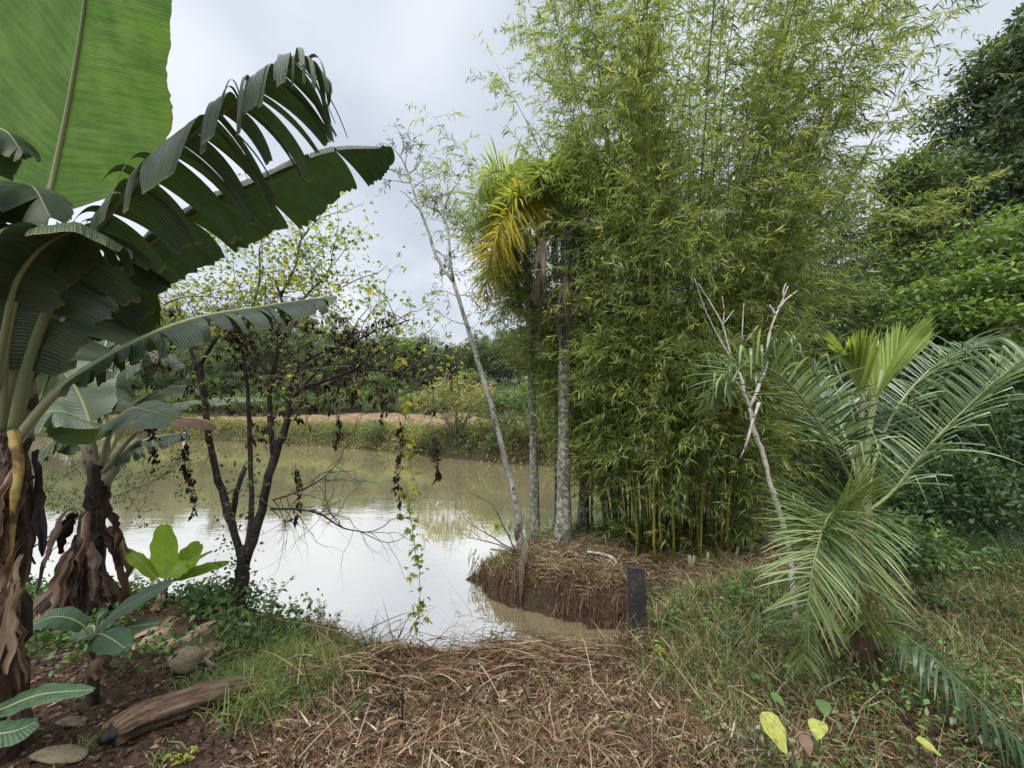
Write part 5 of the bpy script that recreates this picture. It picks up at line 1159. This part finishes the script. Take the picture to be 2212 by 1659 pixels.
# long pale reed stems lying in heaps, centre left
mb = MB(); n = 240
c = np.array([G(u, v) for u, v in zip(RNG.normal(880, 150, n), RNG.normal(1462, 32, n))]); c[:, 2] += RNG.uniform(.03, .16, n)
az = RNG.normal(.15, .8, n) + math.pi * (RNG.uniform(size=n) < .5); el = RNG.normal(.15, .25, n)
mb.blades(c, np.stack([np.cos(az) * np.cos(el), np.sin(az) * np.cos(el) * .6, np.sin(el)], 1), RNG.uniform(.2, .6, n), RNG.uniform(.005, .011, n), RNG.uniform(.2, 1.3, n), np.clip(RNG.normal(.55, .28, n), 0, 1), 5)
tag(obj('reed_litter', mb, M['straw']), 'heap of long pale bent reed leaves between the green grass and the red straw', 'dry reeds', None, 'stuff')
# red-brown bundle
mb = MB(); n = 800; c = np.array([G(u, v) for u, v in zip(RNG.normal(1130, 80, n), RNG.normal(1440, 20, n))]); c[:, 2] += RNG.uniform(.02, .17, n)
az = RNG.normal(-.2, .45, n) + math.pi * (RNG.uniform(size=n) < .5); el = RNG.normal(.02, .16, n)
mb.blades(c, np.stack([np.cos(az) * np.cos(el), np.sin(az) * np.cos(el), np.sin(el)], 1), RNG.uniform(.12, .4, n), RNG.uniform(.004, .008, n), RNG.uniform(.1, .7, n), np.clip(RNG.normal(.45, .28, n), 0, 1), 4)
tag(obj('straw_heap', mb, M['straw']), 'low heap of reddish dry stalks at the middle of the near bank', 'dry stalks', None, 'stuff')
# green grass
def grass(name, label, n, box, mask, hmin, hmax, w, mat, bend=(.4, 1.6), tint=(.45, .22), smin=.02, up=1.0):
    p = scatter(n, *box, mask, smin); n = len(p)
    cl = vn(p[:, 0] * 3.1, p[:, 1] * 3.1, 91); d = RNG.normal(size=(n, 3)) * .55; d[:, 2] = up
    mb = MB(); mb.blades(p - (0, 0, .01), d, RNG.uniform(hmin, hmax, n) * (.55 + .9 * cl), w * RNG.uniform(.6, 1.3, n), RNG.uniform(*bend, n), np.clip(RNG.normal(tint[0], tint[1], n) + .3 * (cl - .5), 0, 1))
    tag(obj(name, mb, M[mat]), label, 'grass', None, 'stuff'); print(name, n)
def gm_left(x, y):
    u, v = px(x, y); return np.exp(-(((u - 590) / 130) ** 2 + ((v - 1440) / 75) ** 2) * 1.2) + .6 * np.exp(-((u - 700) / 90) ** 2 - ((v - 1385) / 30) ** 2)
grass('green_grass', 'lush green grass patch between the stone and the water', 52000, (-3.2, -.6, 2.2, 4.5), gm_left, .10, .24, .007, 'grass', (.8, 2.2), (.5, .2))
def gm_right(x, y):
    u, v = px(x, y); return (ss(1360, 1480, u) * ss(1520, 1380, v - .04 * (u - 1500)) * .9 + .14 * ss(1250, 1700, u)) * ss(9, 6, y) * (1 - .95 * ss(4.7, 5.1, y) * ss(5.0, 4.3, x))
grass('green_grass', 'mixed green grass on the slope below the bamboo and palm', 80000, (.8, 6.5, 1.6, 7.5), gm_right, .10, .36, .007, 'grass', (.5, 2.4), (.36, .28))
grass('dead_grass_blades', 'dry pale blades standing among the green grass of the slope', 30000, (1.2, 6.5, 1.6, 7.5), gm_right, .12, .42, .006, 'straw', (.6, 3.0), (.6, .25))
def gm_rr(x, y): return (1 - .8 * ss(4.7, 5.1, y) * ss(5.0, 4.3, x)) * np.clip(vn(x * .8, y * .8, 5) * 1.4 - .2, 0, 1) * ss(2.0, 3.0, x)
grass('brown_green_grass', 'trampled brown and green grass at the lower right', 60000, (1.8, 7, 1.2, 7), gm_rr, .08, .24, .007, 'straw', (1.2, 3.0), (.45, .22))
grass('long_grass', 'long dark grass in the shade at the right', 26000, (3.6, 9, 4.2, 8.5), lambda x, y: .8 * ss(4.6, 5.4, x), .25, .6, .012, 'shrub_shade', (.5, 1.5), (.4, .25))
def gm_pen(x, y): return (x > -1) * (x < 3) * (y > 5.5) * (y < 9.2) * (.12 + .85 * ss(7.4, 8.2, y) + .5 * ss(.5, -.3, x))
grass('spit_grass', 'thin green tufts and weeds on the spit round the trunks', 14000, (-1, 3, 5.6, 9.2), gm_pen, .08, .32, .008, 'grass', (.2, 1.2), (.55, .22), .0)
# straw on the spit
p = scatter(60000, -.8, 5.0, 5.1, 8.6, lambda x, y: .9 * (ss(8.3, 7.6, y)) * np.clip(1.6 * vn(x * 3, y * 3, 17) - .1, 0, 1), .10); n = len(p); az = RNG.uniform(0, 6.28, n); el = np.abs(RNG.normal(0, .25, n)); p[:, 2] += RNG.uniform(0, .05, n)
mb = MB(); mb.blades(p, np.stack([np.cos(az) * np.cos(el), np.sin(az) * np.cos(el), np.sin(el)], 1), RNG.uniform(.06, .2, n), RNG.uniform(.005, .012, n), RNG.uniform(.1, .8, n), np.clip(RNG.normal(.6, .24, n), 0, 1))
tag(obj('bamboo_litter', mb, M['straw']), 'pale fallen bamboo leaves covering the spit', 'leaf litter', None, 'stuff')
# overhanging dry grass on the near rim of the spit
n = 2400; seg_ = RNG.integers(0, 7, n); f = RNG.uniform(0, 1, n)[:, None]; pf = front[seg_] * (1 - f) + front[seg_ + 1] * f; off = RNG.uniform(.08, .35, n)
p = np.stack([pf[:, 0] + .35 * off, pf[:, 1] + .9 * off, 0 * off], 1); p[:, 2] = H(p[:, 0], p[:, 1]); p = p[RNG.uniform(size=n) < np.clip(2.4 * vn(p[:, 0] * 3.5, p[:, 1] * 3.5, 67) - .9, 0, 1)]; n = len(p); d = RNG.normal(size=(n, 3)) * .7 + (-.3, -.6, .5)
mb = MB(); mb.blades(p, d, RNG.uniform(.08, .24, n), .006, RNG.uniform(1, 3, n), np.clip(RNG.normal(.4, .25, n), 0, 1)); tag(obj('rim_grass', mb, M['straw']), 'dry brown grass hanging over the rim of the spit', 'dry grass', None, 'stuff')
# soil litter at lower left: chips, leaf crumbs, pebbles
p = scatter(26000, -4.5, .2, 1.1, 4.6, lambda x, y: np.clip(.5 + vn(x * 2, y * 2, 9), 0, 1), .05); n = len(p); mb = MB(); L = RNG.uniform(.008, .05, n)
mb.leaves(p + (0, 0, .006), RNG.normal(size=(n, 3)) * (1, 1, .25), rdir(n, 1.5), L, L * RNG.uniform(.2, .8, n), np.clip(RNG.normal(.3, .3, n), 0, 1), .4)
tag(obj('leaf_litter', mb, M['banana_dead']), 'dark crumbs of dead leaves over the bare soil', 'leaf litter', None, 'stuff')
# creeping weeds at left under the bananas and along the bank
PENM = lambda x, y: 1 - .95 * ss(4.7, 5.1, y) * ss(5.0, 4.3, x)
p = scatter(9000, -6, -1.6, 2.9, 5.0, lambda x, y: np.clip(vn(x * 2.2, y * 2.2, 19) * 1.8 - .5, 0, 1) * ss(3.0, 3.8, y), .02); n = len(p); ci = np.repeat(np.arange(n), 5); m_ = len(ci)
pp = p[ci] + RNG.normal(size=(m_, 3)) * (.05, .05, .04) + np.stack([0 * ci, 0 * ci, RNG.uniform(.02, .3, m_) * vn(p[ci, 0] * 1.6, p[ci, 1] * 1.6, 29)], 1); mb = MB(); L = RNG.uniform(.025, .07, m_)
mb.leaves(pp, rdir(m_, -.2), rdir(m_, 1.5), L, L * .55, RNG.uniform(0, .8, m_)); tag(obj('creeping_weeds', mb, M['weed']), 'small leaved weeds creeping under the bananas along the water', 'weeds', None, 'stuff')
p = scatter(16000, 1.2, 7.5, 1.5, 7.5, lambda x, y: PENM(x, y) * np.clip(vn(x * 1.6, y * 1.6, 39) * 2 - .7, 0, 1) * ss(1.4, 3.4, x + .3 * y), .02); n = len(p); ci = np.repeat(np.arange(n), 5); m_ = len(ci)
pp = p[ci] + RNG.normal(size=(m_, 3)) * (.05, .05, .02) + np.stack([0 * ci, 0 * ci, RNG.uniform(.03, .32, m_) * vn(p[ci, 0] * 1.2, p[ci, 1] * 1.2, 49)], 1); mb = MB(); L = RNG.uniform(.02, .055, m_)
mb.leaves(pp, rdir(m_, -.2), rdir(m_, 1.5), L, L * .5, RNG.uniform(0, .9, m_)); tag(obj('creeping_weeds', mb, M['weed']), 'low leafy weeds over the slope on the right', 'weeds', None, 'stuff')
# far bank grass and field greens
def fm(x, y): s = sdist(x, y); return (s < 2.6) * .9 + .25
p = scatter(190000, -42, 9, 19, 50, lambda x, y: np.where(sdist(x, y) < 3, 1, .26) * np.clip(1.4 * vn(x * .6, y * .6, 8) + .2, 0, 1), .05)
fld = (p[:, 0] > -33) & (p[:, 0] < -3.6) & (p[:, 1] < 45) & (sdist(p[:, 0], p[:, 1]) > 2.3)
p = p[~fld]; n = len(p); d = RNG.normal(size=(n, 3)) * .6; d[:, 2] = 1; mb = MB(); print('far', n)
cl = vn(p[:, 0] * .7, p[:, 1] * .7, 3)
mb.blades(p - (0, 0, .05), d, RNG.uniform(.2, .6, n) * (.5 + cl), .05, RNG.uniform(.3, 1.6, n), np.clip(RNG.normal(.48, .25, n) + .6 * (cl - .4), 0, 1), 2)
tag(obj('bank_grass', mb, M['grass_far']), 'yellow green rough grass along the far bank', 'grass', None, 'stuff')
n = 4200; x = RNG.uniform(-40, 8, n * 8); y = RNG.uniform(18, 42, n * 8); s_ = sdist(x, y); ok = (s_ > -.25) & (s_ < 1.2); x, y = x[ok][:n], y[ok][:n]; n = len(x)
mb = MB(); cc = np.stack([x, y, np.maximum(H(x, y), .05) + .14], 1); ci = np.repeat(np.arange(n), 12); m_ = len(ci); ct = np.clip(RNG.normal(.4, .3, n), 0, 1)
L = RNG.uniform(.07, .22, m_); mb.leaves(cc[ci] + RNG.normal(size=(m_, 3)) * (.25, .25, .2), rdir(m_, -.3), rdir(m_, 1), L, L * .4, np.clip(ct[ci] + RNG.normal(size=m_) * .15, 0, 1))
tag(obj('bank_weeds', mb, M['grass_far']), 'leafy green weeds hanging to the water along the far bank', 'weeds', None, 'stuff')

# ================================================================== foreground things
RNG = np.random.default_rng(909); rnd = random.Random(909)
# log
q = onground((238, 1618), (300, 1580), (380, 1553), (470, 1522), (572, 1500), dz=.07)
root = thing('log', 'weathered split log lying on the bare soil at lower left', 'log', q[0])
qs = smooth(q, 40); th = np.linspace(0, 2 * np.pi, 20, endpoint=False); tg = nz(np.gradient(qs, axis=0)); sd = nz(np.cross(tg, (0, 0, 1))); upv = np.cross(sd, tg)
s = np.linspace(0, 1, 40); rr = np.interp(s, [0, .03, .3, .7, .95, 1], [.055, .08, .10, .088, .065, .04])
gro = 1 + .10 * np.sin(th * 5 + 1)[None] + .07 * np.sin(th * 9)[None] + .10 * RNG.normal(size=(1, 20)) + .03 * RNG.normal(size=(40, 20))
V = qs[:, None] + (sd[:, None] * np.cos(th)[None, :, None] + upv[:, None] * np.sin(th)[None, :, None] * .72) * (rr[:, None] * gro)[..., None]
i = np.arange(39)[:, None] * 20; j = np.arange(20)[None]; k = (j + 1) % 20
mb = MB(); V = np.concatenate([V.reshape(-1, 3), qs[:1], qs[-1:]]); jj = np.arange(20); kk = (jj + 1) % 20
mb.add(V, [np.stack([i + j, i + k, i + 20 + k, i + 20 + j], -1).reshape(-1, 4), np.concatenate([np.stack([np.full(20, 800), kk, jj], -1), np.stack([np.full(20, 801), 780 + jj, 780 + kk], -1)])], np.tile(RNG.uniform(0, 1, 20), 40).tolist() + [.1, .1], np.repeat(s, 20).tolist() + [0, 1], np.tile(th, 40).tolist() + [0, 0])
m, t = mat_base('split_wood'); cbn = nd(t, 'ShaderNodeCombineXYZ'); t.links.new(mth(t, 'MULTIPLY', attr(t, 'along'), .9), cbn.inputs[0]); t.links.new(mth(t, 'SINE', attr(t, 'across')), cbn.inputs[1]); t.links.new(mth(t, 'COSINE', attr(t, 'across')), cbn.inputs[2])
nn = noise(t, 5, 8, .75, cbn.outputs[0], .3); n2 = noise(t, 2.2, 4, .6)
c = ramp(t, [(.3, (.025, .015, .011)), (.45, (.13, .08, .055)), (.6, (.27, .185, .13)), (.75, (.42, .32, .24))], nn); c = mixrgb(t, ramp(t, [(.56, (0, 0, 0)), (.66, (.85, .85, .85))], n2), c, (.02, .016, .014))
finish(t, c, .85, .15, bump=nn, bstr=1.0, bdist=.02); part('wood', mb, m, root)
mb = MB(); e0 = qs[0]; mb.tube([e0 - tg[0] * .05, e0 + tg[0] * .015, e0 + tg[0] * .04], (.022, .05, .045), 9); part('burnt_end', mb, M['char'], root)
# stones
def rock(name, label, u, v, size, mat, seed, group=None, flat=.7):
    c = G(u, v); r_ = np.random.default_rng(seed); bm_v = []
    nlat, nlon = 14, 20; th = np.linspace(0, np.pi, nlat); ph = np.linspace(0, 2 * np.pi, nlon, endpoint=False)
    T_, Ph = np.meshgrid(th, ph, indexing='ij'); x = np.sin(T_) * np.cos(Ph); y = np.sin(T_) * np.sin(Ph); z = np.cos(T_)
    rr = 1 + .22 * fbm(x * 1.1 + seed, y * 1.1 + z * .9, seed, 3); pl = r_.normal(size=(7, 3)); pl = nz(pl)
    V = np.stack([x, y, z], -1) * rr[..., None]
    for a in pl: dd_ = (V * a).sum(-1); V = V - np.maximum(0, dd_ - .78)[..., None] * a * .85
    V = V * np.array(size); V = V + c + (0, 0, size[2] * .75)
    i = np.arange(nlat - 1)[:, None] * nlon; j = np.arange(nlon)[None]; k = (j + 1) % nlon; mb = MB()
    mb.add(V.reshape(-1, 3), np.stack([i + j, i + nlon + j, i + nlon + k, i + k], -1).reshape(-1, 4)); root_ = obj(name, mb, M[mat]); root_.data.transform(Matrix.Translation(-Vector(c))); root_.location = c
    tag(root_, label, 'stone', group); return root_
rock('stone', 'rounded brown stone on the soil beside the fallen dry leaf', 402, 1448, (.125, .10, .085), 'stone', 3)
rock('stone', 'flat brownish slab at the bottom left corner', 130, 1640, (.15, .06, .02), 'stone', 5)
rock('stone', 'low dull stone at the left edge below the dry hanging leaves', 18, 1520, (.09, .07, .05), 'stone', 8)
rock('stone', 'flat stone half sunk in the soil left of the log', 155, 1565, (.08, .05, .014), 'stone', 9)
mb = MB(); p_ = G(585, 1637); root = thing('charred_wood', 'small black charred piece on the ground near the bottom', 'wood', p_); limb(mb, [p_ + (-.05, 0, .012), p_ + (0, .01, .02), p_ + (.055, -.005, .012)], [.012, .02, .01], 10, 7, .2); part('wood', mb, M['char'], root)
# sticks on the ground
for k, (u0, v0, u1, v1, r, lab) in enumerate(((60, 1440, 240, 1400, .012, 'grey stick lying on the soil behind the small sapling'), (280, 1535, 412, 1548, .005, 'thin twig on the soil above the log'), (665, 1590, 690, 1659, .004, 'thin pale twig at the bottom left of centre'),
        (455, 1440, 500, 1470, .014, 'short thick stick right of the rounded stone'), (1380, 1260, 1362, 1300, .006, 'stick leaning beside the black board'), (240, 1555, 280, 1590, .004, 'tiny twig beside the log'))):
    a, b_ = G(u0, v0), G(u1, v1); root = thing('stick', lab, 'stick', a); mb = MB(); limb(mb, [a + (0, 0, r), (a + b_) / 2 + (RNG.normal() * .01, 0, r * 1.5), b_ + (0, 0, r)], [r, r * .9, r * .5], 10, 6, .1); part('wood', mb, M['twig'], root)
# dark upright dead weeds sticking out of the straw
for k, (u, v, h, lab) in enumerate(((868, 1590, .30, 'blackened dead weed stalk standing in the straw at bottom centre'), (852, 1555, .22, 'shorter black dead stalk beside the tall blackened one'), (1210, 1440, .16, 'grey broken stub among the red straw'), (1515, 1365, .24, 'thin dead stem on the green slope'))):
    p_ = G(u, v); root = thing('dead_stalk', lab, 'stalk', p_); mb = MB()
    for j in range(3): e_ = np.array(((j - 1) * .035 + RNG.normal() * .01, RNG.normal() * .02, h * rnd.uniform(.6, 1))); limb(mb, [p_, p_ + e_ * .5, p_ + e_], [.004, .003, .0012], 10, 5, .2); mb.leaves(np.repeat([p_ + e_ * .8], 4, 0), rdir(4, -.8), rdir(4), .035, .012, .2)
    part('stem', mb, M['char'], root)
# leafy weeds
def weed(label, u, v, h, n, ll, lw, mat='weed', name='weed', group=None, lean=.15, stems=3, up=.25, d=None):
    p_ = G(u, v) if d is None else on((u - CU) / F * d, d); root = thing(name, label, 'weed', p_, group); ms, ml = MB(), MB()
    for j in range(stems):
        tip = p_ + (RNG.normal() * lean * h, RNG.normal() * lean * h, h * rnd.uniform(.7, 1.05)); q = smooth([p_, (p_ + tip) / 2 + RNG.normal(size=3) * h * .04, tip], 12); ms.tube(q, np.linspace(.0035, .001, 12), 4, cap=False)
        t_ = RNG.uniform(.15, 1, n); ii = (t_ * 11).astype(int); a = RNG.uniform(0, 6.28, n); L = ll * RNG.uniform(.6, 1.2, n) * (1.1 - .5 * t_)
        ml.leaves(q[ii], np.stack([np.cos(a), np.sin(a), up + RNG.normal(size=n) * .2], 1), rdir(n, 2), L, L * lw, RNG.uniform(.2, .95, n), .2, .45, .25)
    part('stem', ms, M['stem_green'], root); part('foliage', ml, M[mat], root); return root
weed('narrow leaved weed curving up against the water at the middle of the near bank', 1040, 1400, .42, 26, .06, .16, 'weed', lean=.25, stems=1)
weed('weed with larger wilted leaves beside the narrow leaved one', 1075, 1400, .26, 9, .10, .35, 'grass', lean=.35, stems=3)
weed('tall thin weed with one broad leaf standing alone against the water', 905, 1405, .27, 4, .12, .2, 'weed', lean=.08, stems=1)
weed('dark seed headed weed on the near bank', 800, 1405, .26, 20, .03, .3, 'banana_dead', lean=.25, stems=6)
weed('bright leafy weed right of the black board', 1425, 1335, .38, 26, .08, .42, 'weed', lean=.2, stems=3)
weed('pale leafy weed on the slope left of the dead tree', 1600, 1270, .30, 26, .09, .4, 'weed', lean=.3, stems=3)
weed('fine bright weed at the foot of the palm trunks', 1160, 1150, .42, 40, .09, .2, 'vine_leaf', lean=.15, stems=5)
weed('ferny yellow green weed left of the leaning tree foot', 1075, 1140, .28, 40, .10, .2, 'vine_leaf', lean=.6, stems=4)
weed('thin weed between the leaning tree and the left palm', 1140, 1165, .5, 14, .08, .3, 'weed', lean=.2, stems=2)
weed('feathery weed in front of the black board', 1378, 1345, .34, 30, .05, .25, 'grass', lean=.1, stems=2, d=3.95)
weed('grassy seed headed weed left of the black board', 1325, 1365, .30, 12, .09, .16, 'grass_far', lean=.3, stems=5, d=3.9)
weed('small green seedling beside the rounded stone', 330, 1420, .16, 8, .09, .4, 'weed', lean=.2, stems=1)
weed('yellow green seedling at the bottom beside the log', 400, 1650, .08, 10, .05, .5, 'vine_leaf', lean=.4, stems=3)
WHERE = ('left of the drooping palm frond', 'just under the drooping frond', 'upper left of the drooping frond', 'near the middle of the straw', 'low in the centre of the straw', 'between the log and the centre', 'right of the board foot', 'low and right of centre', 'on the bank edge left of the inlet', 'on the bank edge by the inlet', 'beside the pale reed heap', 'right of the heart shaped leaves', 'beside the palm foot', 'under the low frond', 'far right above the low frond', 'beside the upright heart leaf')
for k, (u, v) in enumerate(((1490, 1480), (1655, 1430), (1540, 1420), (1210, 1530), (1040, 1590), (760, 1560), (1420, 1440), (1330, 1590), (1180, 1400), (1280, 1395), (960, 1425), (1860, 1560), (1940, 1500), (2050, 1480), (2140, 1400), (1760, 1520))):
    weed('thin green weed in the dry grass, ' + WHERE[k], u, v, rnd.uniform(.12, .24), 9, .07, .2, rnd.choice(('weed', 'grass', 'vine_leaf')), group='thin green weeds in the dry grass', lean=.35, stems=2)
WL = ('second right of the vine clad tree foot', 'third right of the vine clad tree foot', 'nearest right of the vine clad tree foot', 'right under the lime seedling', 'left under the lime seedling', 'beside the dark banana stem', 'nearest left of the vine clad tree foot', 'rightmost where green grass meets the water')
for k, (u, v) in enumerate(((640, 1330), (690, 1345), (585, 1325), (420, 1285), (330, 1300), (300, 1260), (470, 1300), (720, 1365))):
    weed('leafy green weed on the left bank, ' + WL[k], u, v, rnd.uniform(.25, .42), 22, .07, .45, rnd.choice(('weed', 'weed', 'grass')), group='leafy weeds on the left bank', lean=.3, stems=4)
SLW = ('right of the board, nearest it', 'on the slope below the bamboo stumps', 'on the slope left of the white dead tree', 'below the white dead tree', 'low on the slope left of the drooping frond', 'in the middle of the green slope', 'right of the young palm foot', 'far right in front of the shaded shrubs', 'between palm foot and right edge', 'at the right edge above the low frond', 'at the brow right of the inlet', 'behind the palm foot')
for k, (u, v) in enumerate(((1440, 1365), (1505, 1300), (1570, 1320), (1650, 1345), (1600, 1420), (1520, 1370), (1960, 1390), (2080, 1250), (2040, 1330), (2170, 1340), (1420, 1310), (1840, 1290))):
    weed('bushy green weed ' + SLW[k], u, v, rnd.uniform(.22, .45), 30, rnd.uniform(.05, .09), rnd.uniform(.2, .45), rnd.choice(('weed', 'weed', 'grass', 'shrub_shade')), 'bushy_weed', 'bushy weeds on the slope', lean=.4, stems=6)
# tufts of grass with long blades
def tuft(label, u, v, n, L, w_, mat, group=None, tint=(.55, .2)):
    p_ = G(u, v); root = thing('grass_tuft', label, 'grass tuft', p_, group); d = RNG.normal(size=(n, 3)) * .6; d[:, 2] = .8; mb = MB()
    mb.blades(np.tile(p_, (n, 1)) + RNG.normal(size=(n, 3)) * (.02, .02, 0), d, L * RNG.uniform(.6, 1.2, n), w_, RNG.uniform(.5, 1.8, n), np.clip(RNG.normal(*tint, n), 0, 1), 5); part('blade', mb, M[mat], root)['kind'] = 'stuff'
tuft('yellowish spiky tuft growing over the end of the log', 545, 1520, 22, .16, .006, 'grass_far')
tuft('small green tuft left of the charred wood at the bottom', 180, 1630, 40, .13, .006, 'grass')
tuft('pale arching tuft at the lower right of the centre', 1390, 1600, 22, .2, .008, 'grass_far')
tuft('green tuft at the bottom left beside the log end', 345, 1655, 26, .10, .005, 'grass')
# heart shaped leaves
def heart_leaf(label, u, v, d, w_, rot, tilt, mat, name='heart_leaf', lift=.0):
    """aroid leaf lying nearly face up, lobed at its stalk end"""
    c = P(u, v, d); root = thing(name, label, 'leaf', c); m = 22; t = np.linspace(0, 1, m); half = np.sin(np.pi * t ** .62) ** .8 * .52 * (1 - .15 * t)
    rows = []; 
    for f in np.linspace(-1, 1, 13):
        x = f * half; y = 1.15 * t - .16 * abs(f) * np.exp(-t * 6); z = .16 * abs(f) * half * 1.2 - .22 * t ** 2 + .02 * np.sin(t * 14) * abs(f); rows.append(np.stack([x, y, z], -1))
    V = np.stack(rows, 1).reshape(-1, 3) * w_; Rm = Matrix.Rotation(rot, 3, 'Z') ; Rx = Matrix.Rotation(tilt, 3, 'X')
    Mx = np.array(Rm) @ np.array(Rx); V = V @ Mx.T + c; i = (np.arange(m - 1)[:, None] * 13 + np.arange(12)[None]).ravel(); mb = MB()
    mb.add(V, np.stack([i, i + 1, i + 14, i + 13], -1), .6, np.repeat(t, 13), np.tile(np.abs(np.linspace(-1, 1, 13)) * .9, m)); part('blade', mb, M[mat], root)
    g_ = on(c[0] + .02, c[1] + .03, -.01); mb = MB(); limb(mb, [g_, (g_ + c) / 2 + (.01, .01, .02), c], [.005, .004, .003], 8, 5, .02); part('stalk', mb, M['stem_green'], root)
M['heart'] = leafmat('heart', [(.12, .20, .03), (.30, .38, .05), (.50, .52, .09), (.35, .24, .08)], .35, .45, .4, 30, 1.0)
heart_leaf('bright yellow green heart shaped leaf at the lower right', 1652, 1548, 2.05, .12, R(205), R(-35), 'heart')
heart_leaf('upright green heart leaf behind the bright yellow one', 1668, 1500, 2.3, .06, R(215), R(-18), 'weed')
heart_leaf('pale mottled leaf right of the bright heart leaf', 1768, 1560, 2.15, .08, R(140), R(-12), 'heart')
heart_leaf('small yellow leaf lying at the lower right edge of the straw', 1985, 1600, 2.05, .07, R(230), R(-15), 'heart')
heart_leaf('broad pale green leaf beneath the drooping frond', 1775, 1515, 2.35, .07, R(160), R(-15), 'weed')
heart_leaf('withered brown leaf hanging beside the pale mottled leaf', 1735, 1590, 2.03, .06, R(180), R(-40), 'banana_dead')
# bleached leafy cuttings
def cutting(label, u, v, n, spread, ll, mat):
    p_ = G(u, v); root = thing('cut_branch', label, 'branch', p_); mb = MB(); pts = p_ + RNG.normal(size=(n, 3)) * (spread, spread * .5, .03) + (0, 0, .07); L = ll * RNG.uniform(.6, 1.2, n)
    mb.leaves(pts, nz(RNG.normal(size=(n, 3)) * .5 + (0, 0, -.7)), rdir(n), L, L * .36, RNG.uniform(.3, 1, n), .3); part('wilted_leaf', mb, M[mat], root)['kind'] = 'stuff'
    mb = MB()
    for k in range(5): e = p_ + (RNG.normal() * spread * 1.6 - .1, RNG.normal() * .05, rnd.uniform(.03, .12)); limb(mb, [p_ + (0, 0, .04), (p_ + e) / 2 + (0, 0, .05), e], [.005, .003, .001], 7, 4)
    part('stem', mb, M['twig'], root)
M['wilted'] = leafmat('wilted', [(.12, .16, .10), (.24, .29, .20), (.38, .43, .32)], .2, .6, .3)
cutting('cut branch with wilted grey green leaves under the yellow heart leaf', 1650, 1640, 90, .11, .05, 'wilted')
cutting('cut branch with pale hanging leaves at the lower right edge', 2140, 1610, 60, .11, .06, 'wilted')
cutting('wilted dark cuttings beneath the drooping palm frond', 1640, 1440, 90, .12, .05, 'dark_dead')
cutting('dry leafy cutting on the soil left of the reed heap', 640, 1490, 20, .06, .04, 'weed')
print('objects', len(bpy.data.objects), 'far trees', nfar, 'verts', sum(len(m_.vertices) for m_ in bpy.data.meshes))
